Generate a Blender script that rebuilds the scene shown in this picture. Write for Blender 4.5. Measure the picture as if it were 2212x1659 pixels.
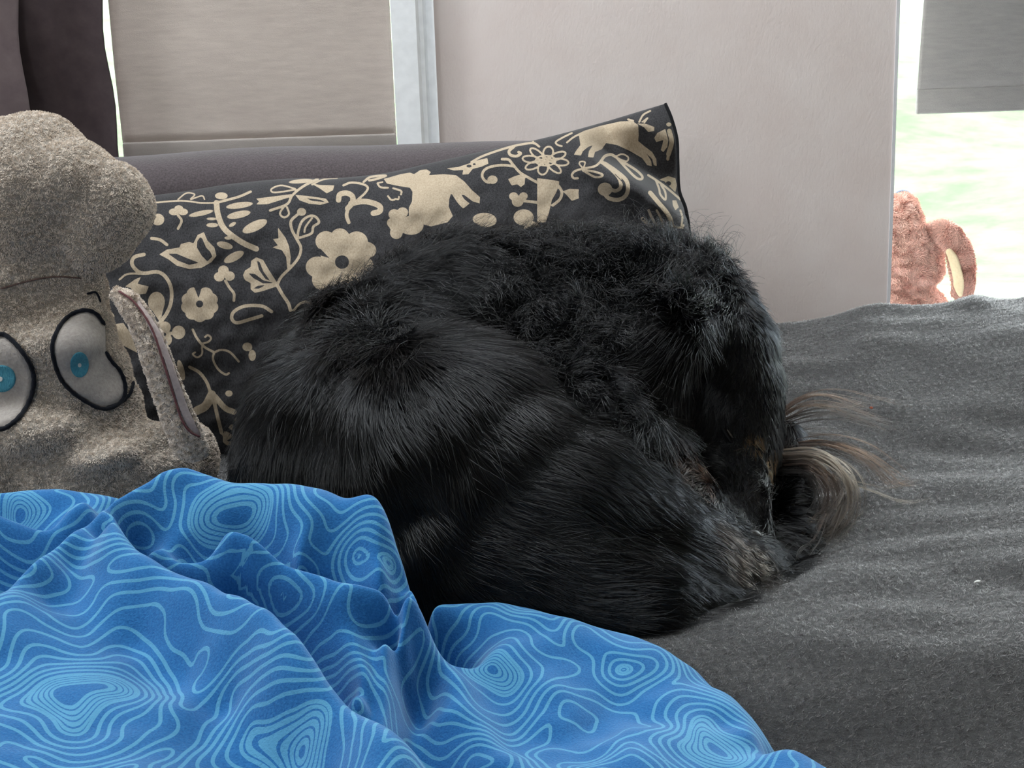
import bpy, bmesh, math, random
import numpy as np
from mathutils import Vector, Matrix
from mathutils.bvhtree import BVHTree

for o in list(bpy.data.objects):
    bpy.data.objects.remove(o)
random.seed(7)
rng = np.random.default_rng(11)
SC = bpy.context.scene
COL = SC.collection

# ------------------------------------------------------------------ camera
W, H, F = 2212.0, 1659.0, 3000.0
SEAT = 0.45                       # sofa seat height
CAMZ = SEAT + 0.485
PITCH, ROLL = math.radians(14.0), math.radians(1.95)
C0 = np.array([0.0, 0.0, CAMZ])
FWD = np.array([0.0, math.cos(PITCH), -math.sin(PITCH)])
R0 = np.array([1.0, 0.0, 0.0])
U0 = np.array([0.0, math.sin(PITCH), math.cos(PITCH)])
RGT = math.cos(ROLL) * R0 - math.sin(ROLL) * U0
UPV = math.sin(ROLL) * R0 + math.cos(ROLL) * U0
cam_d = bpy.data.cameras.new('camera')
cam = bpy.data.objects.new('camera', cam_d)
COL.objects.link(cam)
cam_d.sensor_width = 36.0
cam_d.lens = 36.0 * F / W
cam_d.clip_start = 0.02
cam.matrix_world = Matrix(((RGT[0], UPV[0], -FWD[0], C0[0]),
                           (RGT[1], UPV[1], -FWD[1], C0[1]),
                           (RGT[2], UPV[2], -FWD[2], C0[2]),
                           (0, 0, 0, 1)))
SC.camera = cam

# ------------------------------------------------------------------ colour management, sky, lamps
SC.view_settings.view_transform = 'Standard'
SC.view_settings.look = 'None'
SC.view_settings.gamma = 1.0
SC.view_settings.use_curve_mapping = False
SC.view_settings.exposure = 0.68
SC.render.film_transparent = False
SC.cycles.max_bounces = 4
SC.cycles.transmission_bounces = 3
SC.cycles.adaptive_threshold = 0.04
SC.cycles.transparent_max_bounces = 12
SC.cycles.sample_clamp_indirect = 6.0
SC.cycles_curves.shape = 'RIBBONS'

world = bpy.data.worlds.new('sky')
SC.world = world
world.use_nodes = True
wn = world.node_tree
wn.nodes['Background'].inputs['Color'].default_value = (0.89, 0.955, 1.0, 1)
wn.nodes['Background'].inputs['Strength'].default_value = 8.0

def lamp(name, kind, loc, rot, energy, color=(1, 1, 1), **kw):
    d = bpy.data.lights.new(name, kind)
    d.energy = energy
    d.color = color
    for k, v in kw.items():
        setattr(d, k, v)
    o = bpy.data.objects.new(name, d)
    COL.objects.link(o)
    o.location = loc
    o.rotation_euler = rot
    return o

# light portals in window and added ceiling openings (they only guide the sky's light)
for nm, loc, rot, sx, sz in (('window_portal_a', (-0.60, 2.25, 1.43), (-90, 0), 0.95, 1.45), ('window_portal_b', (1.34, 2.68, 1.2), (-90, 0), 2.10, 1.70),
                             ('window_portal_c', (-2.42, 0.85, 1.95), (90, -90), 0.8, 1.1), ('window_portal_d', (-1.2, -2.72, 1.9), (90, 0), 0.8, 0.8), ('added_ceiling_portal', (-0.35, 1.58, 2.72), (0, 0), 1.5, 0.75)):
    p = lamp(nm, 'AREA', loc, (math.radians(rot[0]), 0, math.radians(rot[1])), 1.0, shape='RECTANGLE', size=sx, size_y=sz)
    p.data.cycles.is_portal = True

# ------------------------------------------------------------------ helpers
def ray(px, py):
    d = FWD + RGT * ((px - W / 2) / F) - UPV * ((py - H / 2) / F)
    return d

def P(px, py, Y):
    d = ray(px, py)
    return C0 + d * (Y / d[1])

def Pz(px, py, z):
    d = ray(px, py)
    return C0 + d * ((z - CAMZ) / d[2])

def project(V):
    q = np.asarray(V) - C0
    w = q @ FWD
    return W / 2 + F * (q @ RGT) / w, H / 2 - F * (q @ UPV) / w

def lin(r, g, b):
    def f(c):
        c /= 255.0
        return c / 12.92 if c <= 0.04045 else ((c + 0.055) / 1.055) ** 2.4
    return (f(r), f(g), f(b), 1.0)

def smooth(a, b, x):
    t = np.clip((np.asarray(x, float) - a) / (b - a), 0, 1)
    return t * t * (3 - 2 * t)

def catmull(pts, n):
    """n points along a smooth curve through pts (any dimension)."""
    p = np.asarray(pts, float)
    if len(p) == 2:
        return p[0] + (p[1] - p[0]) * np.linspace(0, 1, n)[:, None]
    q = np.vstack([2 * p[0] - p[1], p, 2 * p[-1] - p[-2]])
    t = np.linspace(0, len(p) - 1 - 1e-6, n)
    i = t.astype(int)
    u = (t - i)[:, None]
    a, b, c, d = q[i], q[i + 1], q[i + 2], q[i + 3]
    return 0.5 * ((2 * b) + (c - a) * u + (2 * a - 5 * b + 4 * c - d) * u ** 2 + (3 * b - a - 3 * c + d) * u ** 3)

class Noise:
    """smooth vector-free 3-D noise: a sum of random plane waves."""
    def __init__(self, freq, n=14, seed=0):
        r = np.random.default_rng(seed)
        k = r.normal(size=(n, 3))
        k /= np.linalg.norm(k, axis=1)[:, None]
        self.k = k * (2 * math.pi * freq) * r.uniform(0.5, 1.5, n)[:, None]
        self.p = r.uniform(0, 2 * math.pi, n)
        self.a = math.sqrt(2.0 / n)
    def __call__(self, V):
        out = np.zeros(len(V))
        for k, p in zip(self.k, self.p):
            out += np.sin(V @ k + p)
        return out * self.a

def link(name, data, parent=None):
    o = bpy.data.objects.new(name, data)
    COL.objects.link(o)
    if parent is not None:
        o.parent = parent
        o.matrix_parent_inverse = parent.matrix_world.inverted()
    return o

def tag(o, label=None, cat=None, group=None, kind=None):
    if label: o['label'] = label
    if cat: o['category'] = cat
    if group: o['group'] = group
    if kind: o['kind'] = kind
    return o

def empty(name, loc):
    o = bpy.data.objects.new(name, None)
    COL.objects.link(o)
    o.location = tuple(loc)
    o.empty_display_size = 0.05
    o.matrix_world = Matrix.Translation(Vector(tuple(loc)))
    return o

def mesh_np(name, V, Fc, mat=None, parent=None, smooth_shade=True):
    """V (n,3), Fc (m,3|4) arrays or a list of polygons -> one mesh object."""
    me = bpy.data.meshes.new(name)
    if isinstance(Fc, np.ndarray):
        V = np.ascontiguousarray(V, np.float32)
        Fc = np.ascontiguousarray(Fc, np.int32)
        k = Fc.shape[1]
        me.vertices.add(len(V))
        me.vertices.foreach_set('co', V.ravel())
        me.loops.add(Fc.size)
        me.loops.foreach_set('vertex_index', Fc.ravel())
        me.polygons.add(len(Fc))
        me.polygons.foreach_set('loop_start', np.arange(0, Fc.size, k, dtype=np.int32))
        me.update(calc_edges=True)
    else:
        me.from_pydata([tuple(v) for v in V], [], Fc)
        me.update()
    if smooth_shade:
        me.polygons.foreach_set('use_smooth', np.ones(len(me.polygons), bool))
    if mat: me.materials.append(mat)
    return link(name, me, parent)

def grid_faces(nr, nc, wrap=False):
    idx = np.arange(nr * nc).reshape(nr, nc)
    if wrap:
        idx = np.hstack([idx, idx[:, :1]])
    a, b, c, d = idx[:-1, :-1], idx[:-1, 1:], idx[1:, 1:], idx[1:, :-1]
    return np.stack([a.ravel(), b.ravel(), c.ravel(), d.ravel()], 1)

def attr(o, name, vals):
    a = o.data.attributes.new(name, 'FLOAT', 'POINT')
    a.data.foreach_set('value', np.ascontiguousarray(vals, np.float32))

def box(name, lo, hi, mat, parent=None, bevel=0.0, seg=3):
    bm = bmesh.new()
    bmesh.ops.create_cube(bm, size=1.0)
    lo, hi = np.array(lo, float), np.array(hi, float)
    for v in bm.verts:
        v.co = Vector(tuple((lo + hi) / 2 + np.array(v.co) * (hi - lo)))
    if bevel:
        bmesh.ops.bevel(bm, geom=bm.edges[:], offset=bevel, segments=seg, profile=0.5, affect='EDGES')
    me = bpy.data.meshes.new(name)
    bm.to_mesh(me); bm.free()
    if bevel:
        me.polygons.foreach_set('use_smooth', np.ones(len(me.polygons), bool))
    me.materials.append(mat)
    return link(name, me, parent)

def tube(name, pts, rad, mat, parent=None, n=10, flat=1.0):
    """a tube along pts (m,3); rad a number or list."""
    pts = np.asarray(pts, float)
    m = len(pts)
    rad = np.broadcast_to(np.asarray(rad, float), (m,))
    T = np.gradient(pts, axis=0)
    T /= np.linalg.norm(T, axis=1)[:, None] + 1e-12
    ref = np.array([0, 1.0, 0.02])
    A = np.cross(T, ref); A /= np.linalg.norm(A, axis=1)[:, None] + 1e-12
    B = np.cross(T, A)
    ang = np.linspace(0, 2 * math.pi, n, endpoint=False)
    V = pts[:, None] + rad[:, None, None] * (np.cos(ang)[None, :, None] * A[:, None] + flat * np.sin(ang)[None, :, None] * B[:, None])
    V = V.reshape(-1, 3)
    Fc = [list(map(int, f)) for f in grid_faces(m, n, True)]
    Fc.append(list(range(n))[::-1]); Fc.append(list(range((m - 1) * n, m * n)))
    return mesh_np(name, V, Fc, mat, parent)

def blobs_to_mesh(name, blobs, voxel, smooth_it, floor=None):
    """union of ellipsoids -> one continuous skin. blob: (centre, radii(3)) ; returns V, F(tri)"""
    bm = bmesh.new()
    for c, r in blobs:
        M = Matrix.Translation(Vector(tuple(c))) @ Matrix.Diagonal((r[0], r[1], r[2], 1.0))
        bmesh.ops.create_icosphere(bm, subdivisions=3, radius=1.0, matrix=M)
    me = bpy.data.meshes.new(name + '_raw')
    bm.to_mesh(me); bm.free()
    o = bpy.data.objects.new(name + '_raw', me)
    COL.objects.link(o)
    m = o.modifiers.new('r', 'REMESH'); m.mode = 'VOXEL'; m.voxel_size = voxel
    s = o.modifiers.new('s', 'SMOOTH'); s.iterations = smooth_it; s.factor = 0.5
    t = o.modifiers.new('t', 'TRIANGULATE')
    dg = bpy.context.evaluated_depsgraph_get()
    ev = o.evaluated_get(dg)
    m2 = ev.to_mesh()
    V = np.empty(len(m2.vertices) * 3, np.float32); m2.vertices.foreach_get('co', V)
    Fc = np.empty(len(m2.polygons) * 3, np.int32); m2.polygons.foreach_get('vertices', Fc)
    V = V.reshape(-1, 3).astype(float); Fc = Fc.reshape(-1, 3)
    ev.to_mesh_clear()
    bpy.data.objects.remove(o); bpy.data.meshes.remove(me)
    if floor is not None:
        V[:, 2] = np.maximum(V[:, 2], floor)
    return V, Fc

def chain(pts, step=0.35, depth=1.0):
    """tapered limb: pts of (px, py, Y, r) -> list of overlapping spheres."""
    q = np.array([[*P(a, b, c), r] for a, b, c, r in pts])
    out = []
    for i in range(len(q) - 1):
        d = np.linalg.norm(q[i + 1, :3] - q[i, :3])
        n = max(2, int(d / (step * min(q[i, 3], q[i + 1, 3]))) + 1)
        for t in np.linspace(0, 1, n):
            v = q[i] * (1 - t) + q[i + 1] * t
            out.append((v[:3], (v[3], v[3] * depth, v[3])))
    return out

def normals(V, Fc):
    fn = np.cross(V[Fc[:, 1]] - V[Fc[:, 0]], V[Fc[:, 2]] - V[Fc[:, 0]])
    N = np.zeros_like(V)
    for k in range(3):
        np.add.at(N, Fc[:, k], fn)
    N /= np.linalg.norm(N, axis=1)[:, None] + 1e-12
    return N, np.linalg.norm(fn, axis=1) / 2

class Skin:
    """a surface to place things on: camera-ray hits, random points."""
    def __init__(self, V, Fc):
        self.V, self.F = np.asarray(V, float), np.asarray(Fc)
        self.N, self.area = normals(self.V, self.F)
        self.bvh = BVHTree.FromPolygons([tuple(v) for v in self.V], [tuple(map(int, f)) for f in self.F])
    def hit(self, px, py):
        d = ray(px, py); d = d / np.linalg.norm(d)
        loc, n, i, dist = self.bvh.ray_cast(Vector(tuple(C0)), Vector(tuple(d)))
        if loc is None:
            loc, n, i, dist = self.bvh.find_nearest(Vector(tuple(P(px, py, self.V[:, 1].mean()))))
        return np.array(loc), np.array(n)
    def sample(self, n):
        c = np.cumsum(self.area); c /= c[-1]
        f = np.searchsorted(c, rng.random(n))
        u = rng.random((n, 2)); s = np.sqrt(u[:, :1]); t = u[:, 1:]
        w = np.hstack([1 - s, s * (1 - t), s * t])
        tri = self.F[f]
        pos = (self.V[tri] * w[:, :, None]).sum(1)
        nor = (self.N[tri] * w[:, :, None]).sum(1)
        nor /= np.linalg.norm(nor, axis=1)[:, None] + 1e-12
        return pos, nor

def hair_object(name, pts, rad, mat, parent, tint=None):
    """pts (N, m, 3); rad (N, m) or (m,) ; one curves object."""
    N, m = pts.shape[:2]
    hc = bpy.data.hair_curves.new(name)
    hc.add_curves([m] * N)
    hc.attributes['position'].data.foreach_set('vector', np.ascontiguousarray(pts, np.float32).ravel())
    ra = hc.attributes.get('radius') or hc.attributes.new('radius', 'FLOAT', 'POINT')
    ra.data.foreach_set('value', np.ascontiguousarray(np.broadcast_to(rad, (N, m)), np.float32).ravel())
    if tint is not None:
        ta = hc.attributes.new('tint', 'FLOAT_COLOR', 'CURVE')
        c = np.ones((N, 4), np.float32); c[:, :3] = tint
        ta.data.foreach_set('color', c.ravel())
    hc.materials.append(mat)
    return link(name, hc, parent)

# ------------------------------------------------------------------ materials
def mat_new(name):
    m = bpy.data.materials.new(name)
    m.use_nodes = True
    nt = m.node_tree
    return m, nt, nt.nodes['Principled BSDF']

def noise_node(nt, scale, detail=4.0, rough=0.55, stretch=None, coord='Object'):
    tc = nt.nodes.new('ShaderNodeTexCoord')
    n = nt.nodes.new('ShaderNodeTexNoise')
    n.inputs['Scale'].default_value = scale
    n.inputs['Detail'].default_value = detail
    n.inputs['Roughness'].default_value = rough
    if stretch:
        mp = nt.nodes.new('ShaderNodeMapping')
        mp.inputs['Scale'].default_value = stretch
        nt.links.new(tc.outputs[coord], mp.inputs['Vector'])
        nt.links.new(mp.outputs['Vector'], n.inputs['Vector'])
    else:
        nt.links.new(tc.outputs[coord], n.inputs['Vector'])
    return n

def ramp(nt, fac, stops):
    r = nt.nodes.new('ShaderNodeValToRGB')
    e = r.color_ramp.elements
    while len(e) < len(stops): e.new(0.5)
    for el, (p, c) in zip(e, stops):
        el.position = p; el.color = c
    nt.links.new(fac, r.inputs['Fac'])
    return r

def bump(nt, bsdf, height, strength, dist):
    b = nt.nodes.new('ShaderNodeBump')
    b.inputs['Strength'].default_value = strength
    b.inputs['Distance'].default_value = dist
    nt.links.new(height, b.inputs['Height'])
    nt.links.new(b.outputs['Normal'], bsdf.inputs['Normal'])
    return b

def cloth_mat(name, c1, c2, scale, bstr, bdist, sheen=0.3, rough=0.9, stretch=None, tint=(1, 1, 1, 1), spec=0.1):
    m, nt, b = mat_new(name)
    n = noise_node(nt, scale, 5.0, 0.6, stretch)
    r = ramp(nt, n.outputs['Fac'], [(0.3, c1), (0.7, c2)])
    nt.links.new(r.outputs['Color'], b.inputs['Base Color'])
    b.inputs['Roughness'].default_value = rough
    b.inputs['Specular IOR Level'].default_value = spec
    b.inputs['Sheen Weight'].default_value = sheen
    b.inputs['Sheen Roughness'].default_value = 0.45
    b.inputs['Sheen Tint'].default_value = tint
    bump(nt, b, n.outputs['Fac'], bstr, bdist)
    return m

def plain(name, c, rough=0.6, spec=0.3):
    m, nt, b = mat_new(name)
    n = noise_node(nt, 60.0, 3.0)
    k = [max(0.0, x * 0.93) for x in c[:3]] + [1]
    r = ramp(nt, n.outputs['Fac'], [(0.35, tuple(k)), (0.65, c)])
    nt.links.new(r.outputs['Color'], b.inputs['Base Color'])
    b.inputs['Roughness'].default_value = rough
    b.inputs['Specular IOR Level'].default_value = spec
    return m

def hair_mat(name, rough=0.35, radial=0.5, use_tint=True, color=(0.01, 0.01, 0.012, 1), ior=1.45):
    m = bpy.data.materials.new(name); m.use_nodes = True
    nt = m.node_tree
    nt.nodes.remove(nt.nodes['Principled BSDF'])
    h = nt.nodes.new('ShaderNodeBsdfHairPrincipled')
    h.parametrization = 'COLOR'
    if use_tint:
        a = nt.nodes.new('ShaderNodeAttribute'); a.attribute_name = 'tint'
        nt.links.new(a.outputs['Color'], h.inputs['Color'])
    else:
        h.inputs['Color'].default_value = color
    h.inputs['IOR'].default_value = ior
    h.inputs['Roughness'].default_value = rough
    h.inputs['Radial Roughness'].default_value = radial
    h.inputs['Random Roughness'].default_value = 0.2
    nt.links.new(h.outputs[0], nt.nodes['Material Output'].inputs['Surface'])
    return m

def fuzz_mat(name, rough=0.9):
    """short textile pile: plain diffuse fibres coloured by their tint."""
    m, nt, b = mat_new(name)
    a = nt.nodes.new('ShaderNodeAttribute'); a.attribute_name = 'tint'
    nt.links.new(a.outputs['Color'], b.inputs['Base Color'])
    b.inputs['Roughness'].default_value = rough
    b.inputs['Specular IOR Level'].default_value = 0.1
    return m
# ================================================================== the room
WALL_Y = 2.12
wall_x0 = P(946, 300, WALL_Y)[0]          # right edge of the left window's frame
wall_x1 = P(1926, 500, WALL_Y)[0]         # left edge of the right window opening
m_wall, nt, b = mat_new('rose plaster')
n = noise_node(nt, 9.0, 3.0)
r = ramp(nt, n.outputs['Fac'], [(0.3, lin(232, 217, 211)), (0.7, lin(238, 226, 221))])
nt.links.new(r.outputs['Color'], b.inputs['Base Color'])
b.inputs['Roughness'].default_value = 0.85
n2 = noise_node(nt, 260.0, 3.0, 0.6, (1, 1, 0.6))
bump(nt, b, n2.outputs['Fac'], 0.35, 0.0015)
m_white = plain('white ceiling paint', lin(236, 234, 230), 0.9)
m_frame = plain('white window lacquer', lin(250, 251, 252), 0.55, 0.4)
m_wood = cloth_mat('oak floor boards', lin(104, 76, 50), lin(128, 96, 66), 12.0, 0.1, 0.001, 0.0, 0.5, (1, 14, 1), spec=0.4)
m_brown = plain('dim brown wall paint', lin(168, 152, 150), 0.9)

def struct(o): o['kind'] = 'structure'; return o

XL, XR, YF, ZC = -2.3, 2.6, -2.5, 2.6
W1 = (P(-330, 100, WALL_Y)[0], wall_x0, 0.70, 2.15)       # left window opening x0,x1,z0,z1
W2 = (wall_x1, wall_x1 + 1.70, 0.36, 2.15)                # right window opening
struct(box('floor', (XL, YF, -0.1), (XR, WALL_Y + .08, 0), m_wood))
def slab_with_hole(name, hx0, hx1, hy0, hy1, z0, z1, mat):     # ceiling with an unseen opening, added for light from above
    bm = bmesh.new()
    Xs, Ys = [XL, hx0, hx1, XR], [YF, hy0, hy1, WALL_Y + .08]
    for i in range(3):
        for j in range(3):
            if i == 1 and j == 1: continue
            M = Matrix.Translation(((Xs[i] + Xs[i + 1]) / 2, (Ys[j] + Ys[j + 1]) / 2, (z0 + z1) / 2)) @ Matrix.Diagonal((Xs[i + 1] - Xs[i], Ys[j + 1] - Ys[j], z1 - z0, 1))
            bmesh.ops.create_cube(bm, size=1.0, matrix=M)
    me = bpy.data.meshes.new(name); bm.to_mesh(me); bm.free(); me.materials.append(mat)
    return struct(link(name, me))
slab_with_hole('ceiling', -1.1, 0.4, 1.20, 1.95, ZC, ZC + .1, m_white)
# back wall: one mesh with the two openings
def wall_with_holes(name, xs, zs, holes, y0, y1, mat):
    bm = bmesh.new()
    X = sorted(set(xs + [h[0] for h in holes] + [h[1] for h in holes]))
    Z = sorted(set(zs + [h[2] for h in holes] + [h[3] for h in holes]))
    for i in range(len(X) - 1):
        for j in range(len(Z) - 1):
            cx, cz = (X[i] + X[i + 1]) / 2, (Z[j] + Z[j + 1]) / 2
            if any(h[0] < cx < h[1] and h[2] < cz < h[3] for h in holes): continue
            M = Matrix.Translation((cx, (y0 + y1) / 2, cz)) @ Matrix.Diagonal((X[i + 1] - X[i], y1 - y0, Z[j + 1] - Z[j], 1))
            bmesh.ops.create_cube(bm, size=1.0, matrix=M)
    bmesh.ops.remove_doubles(bm, verts=bm.verts[:], dist=1e-5)
    seen = {}
    for f in bm.faces[:]:
        k = tuple(round(c, 4) for c in f.calc_center_median())
        seen.setdefault(k, []).append(f)
    bmesh.ops.delete(bm, geom=[f for v in seen.values() if len(v) > 1 for f in v], context='FACES')
    me = bpy.data.meshes.new(name); bm.to_mesh(me); bm.free(); me.materials.append(mat)
    return struct(link(name, me))
wall_with_holes('wall_back', [XL, XR], [0, ZC], [W1, W2], WALL_Y, WALL_Y + .08, m_wall)
def wall_yz(name, x0, x1, ys, zs, hole, mat):
    bm = bmesh.new()
    Yv = sorted(ys + [hole[0], hole[1]]); Zv = sorted(zs + [hole[2], hole[3]])
    for i in range(3):
        for j in range(3):
            if i == 1 and j == 1: continue
            M = Matrix.Translation(((x0 + x1) / 2, (Yv[i] + Yv[i + 1]) / 2, (Zv[j] + Zv[j + 1]) / 2)) @ Matrix.Diagonal((x1 - x0, Yv[i + 1] - Yv[i], Zv[j + 1] - Zv[j], 1))
            bmesh.ops.create_cube(bm, size=1.0, matrix=M)
    me = bpy.data.meshes.new(name); bm.to_mesh(me); bm.free(); me.materials.append(mat)
    return struct(link(name, me))
m_room = plain('greige wall paint', lin(172, 166, 160), 0.9)
wall_yz('wall_left', XL - .1, XL, [YF, WALL_Y], [0, ZC], (0.45, 1.25, 1.4, 2.5), m_room)
struct(box('wall_right', (XR, YF, 0), (XR + .1, WALL_Y, ZC), m_room))
wall_with_holes('wall_front', [XL, XR], [0, ZC], [(-1.6, -0.8, 1.5, 2.3)], YF - .2, YF, m_room)

# glass
m_glass = bpy.data.materials.new('window glass'); m_glass.use_nodes = True
nt = m_glass.node_tree
nt.nodes.remove(nt.nodes['Principled BSDF'])
tr = nt.nodes.new('ShaderNodeBsdfTransparent'); tr.inputs[0].default_value = (0.96, 0.98, 0.97, 1)
gl = nt.nodes.new('ShaderNodeBsdfGlossy'); gl.inputs['Roughness'].default_value = 0.02
mx = nt.nodes.new('ShaderNodeMixShader'); mx.inputs[0].default_value = 0.05
nt.links.new(tr.outputs[0], mx.inputs[1]); nt.links.new(gl.outputs[0], mx.inputs[2])
nt.links.new(mx.outputs[0], nt.nodes['Material Output'].inputs['Surface'])

# ---- window 1 (left): white casing that stands proud of the wall beside the blind
w1 = empty('window_1', ((W1[0] + W1[1]) / 2, WALL_Y, W1[2])); struct(w1)
xa = P(852, 150, WALL_Y - .02)[0]; xb = wall_x0
prof = [(xa, -.035), (xa + .036, -.035), (xa + .040, -.028), (xa + .046, -.028), (xa + .050, -.018), (xa + .060, -.018), (xa + .062, -.026), (xb + .001, -.026), (xb + .001, .02), (xa, .02)]
def extrude_profile(name, prof, z0, z1, mat, parent):
    n = len(prof)
    V = [(x, WALL_Y + y, z0) for x, y in prof] + [(x, WALL_Y + y, z1) for x, y in prof]
    Fc = [[i, (i + 1) % n, n + (i + 1) % n, n + i] for i in range(n)] + [list(range(n))[::-1], list(range(n, 2 * n))]
    return mesh_np(name, V, Fc, mat, parent, False)
extrude_profile('frame_stile', prof, W1[2] - .03, W1[3] + .03, m_frame, w1)
extrude_profile('frame_stile', [(2 * ((W1[0] + W1[1]) / 2) - x, y) for x, y in prof][::-1], W1[2] - .03, W1[3] + .03, m_frame, w1)
box('frame_rail', (W1[0], WALL_Y - .02, W1[3] - .05), (W1[1], WALL_Y + .03, W1[3] + .04), m_frame, w1, .004)
box('window_sill', (W1[0] - .03, WALL_Y - .05, W1[2] - .05), (W1[1] + .03, WALL_Y + .10, W1[2]), m_frame, w1, .006)
sash = dict(w=.05, y0=WALL_Y + .025, y1=WALL_Y + .075)
def sash_frame(win, x0, x1, z0, z1, t=.05):
    for a, c in (((x0, z0), (x0 + t, z1)), ((x1 - t, z0), (x1, z1)), ((x0 + t, z0), (x1 - t, z0 + t)), ((x0 + t, z1 - t), (x1 - t, z1))):
        box('sash_rail', (a[0], sash['y0'], a[1]), (c[0], sash['y1'], c[1]), m_frame, win, .005)
    box('pane', (x0 + t, sash['y0'] + .022, z0 + t), (x1 - t, sash['y0'] + .026, z1 - t), m_glass, win)
sash_frame(w1, W1[0], W1[1], W1[2], W1[3])

# ---- window 2 (right): deep sill with the toy dog on it
w2 = empty('window_2', ((W2[0] + W2[1]) / 2, WALL_Y, W2[2])); struct(w2)
BX0, BX1, BYE = W2[0] - .25, W2[1] + .10, WALL_Y + .52          # a box bay behind the opening
box('window_sill', (BX0, WALL_Y + .081, W2[2] - .04), (BX1, BYE, W2[2]), m_frame, w2, .004)
struct(box('wall_bay_left', (BX0 - .06, WALL_Y + .081, W2[2] - .04), (BX0 - .001, BYE, W2[3] + .06), m_white))
struct(box('wall_bay_right', (BX1 + .001, WALL_Y + .081, W2[2] - .04), (BX1 + .06, BYE, W2[3] + .06), m_white))
struct(box('ceiling_bay', (BX0, WALL_Y + .081, W2[3] + .001), (BX1, BYE, W2[3] + .06), m_white))
sash['y0'] = BYE - .06; sash['y1'] = BYE - .01
sash_frame(w2, BX0, BX1, W2[2], W2[3], .045)
m_bead = plain('white corner bead', lin(232, 230, 232), 0.5)
struct(box('trim_1', (wall_x1 - .004, WALL_Y - .002, W2[2]), (wall_x1 + .001, WALL_Y + .05, W2[3]), m_bead))

# ---- roller blinds (woven, a little light comes through)
def blind_mat(name, c1, c2, trans):
    m = bpy.data.materials.new(name); m.use_nodes = True
    nt = m.node_tree; b = nt.nodes['Principled BSDF']
    n = noise_node(nt, 55.0, 5.0, 0.65, (0.5, 1, 3.0))
    r = ramp(nt, n.outputs['Fac'], [(0.3, c1), (0.7, c2)])
    nt.links.new(r.outputs['Color'], b.inputs['Base Color'])
    b.inputs['Roughness'].default_value = 0.95
    b.inputs['Specular IOR Level'].default_value = 0.05
    t = nt.nodes.new('ShaderNodeBsdfTranslucent'); t.inputs[0].default_value = (0.9, 0.86, 0.82, 1)
    mx = nt.nodes.new('ShaderNodeMixShader'); mx.inputs[0].default_value = trans
    nt.links.new(b.outputs[0], mx.inputs[1]); nt.links.new(t.outputs[0], mx.inputs[2])
    nt.links.new(mx.outputs[0], nt.nodes['Material Output'].inputs['Surface'])
    n2 = noise_node(nt, 700.0, 2.0, 0.5, (1, 1, 1.5))
    bump(nt, b, n2.outputs['Fac'], 0.5, 0.001)
    return m
m_blind1 = blind_mat('taupe blind cloth', lin(184, 171, 163), lin(200, 187, 178), 0.08)
m_blind2 = blind_mat('grey blind cloth', lin(150, 149, 150), lin(164, 162, 162), 0.05)
m_hem = blind_mat('taupe blind hem', lin(150, 142, 137), lin(160, 152, 146), 0.02)

def roller_blind(name, xl, xr, zb, zt, y, mat, hem_mat, hem_h, tilt, label):
    root = empty(name, ((xl + xr) / 2, y, zb)); tag(root, label, 'blind')
    nx, nz = 60, 90
    X, Z = np.meshgrid(np.linspace(xl, xr, nx), np.linspace(zb + hem_h, zt, nz))
    wav = .0025 * np.sin((X - xl) * 9.0 + Z * 5) + .002 * np.sin(Z * 21 + X * 3)
    Y = y + wav * smooth(zb, zb + .15, Z) - (Z - zb) * math.tan(tilt)
    V = np.stack([X.ravel(), Y.ravel(), Z.ravel()], 1)
    o = mesh_np('cloth', V, grid_faces(nz, nx), mat, root)
    s = o.modifiers.new('thick', 'SOLIDIFY'); s.thickness = .0012
    box('hem_bar', (xl, y - .005, zb), (xr, y + .005, zb + hem_h + .002), hem_mat, root, .003)
    yt = y - (zt - zb) * math.tan(tilt)
    A = np.array([[xl - .01, yt + .02, zt + .01], [xr + .01, yt + .02, zt + .01]])
    ang = np.linspace(0, 2 * math.pi, 20, endpoint=False)
    V = np.concatenate([np.stack([np.full(20, a[0]), a[1] + .025 * np.cos(ang), a[2] + .025 * np.sin(ang)], 1) for a in A])
    mesh_np('roller', V, [list(map(int, f)) for f in grid_faces(2, 20, True)] + [list(range(20)), list(range(20, 40))[::-1]], m_frame, root)
    return root
BY = WALL_Y - .022
roller_blind('roller_blind', P(250, 160, BY)[0], P(849, 160, BY)[0], P(560, 331, BY)[2], 2.12, BY, m_blind1, m_hem,
             P(560, 301, BY)[2] - P(560, 331, BY)[2], 0.0, 'taupe roller blind drawn down over the left window beside the dark curtain')
BY2 = WALL_Y + .24
roller_blind('roller_blind', P(1978, 247, BY2)[0], P(2440, 240, BY2)[0], P(2090, 243, BY2)[2], 2.05, BY2, m_blind2, m_blind2,
             P(2090, 190, BY2)[2] - P(2090, 243, BY2)[2], math.radians(6), 'grey roller blind half lowered at the bright right window above the pink toy dog')

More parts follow.
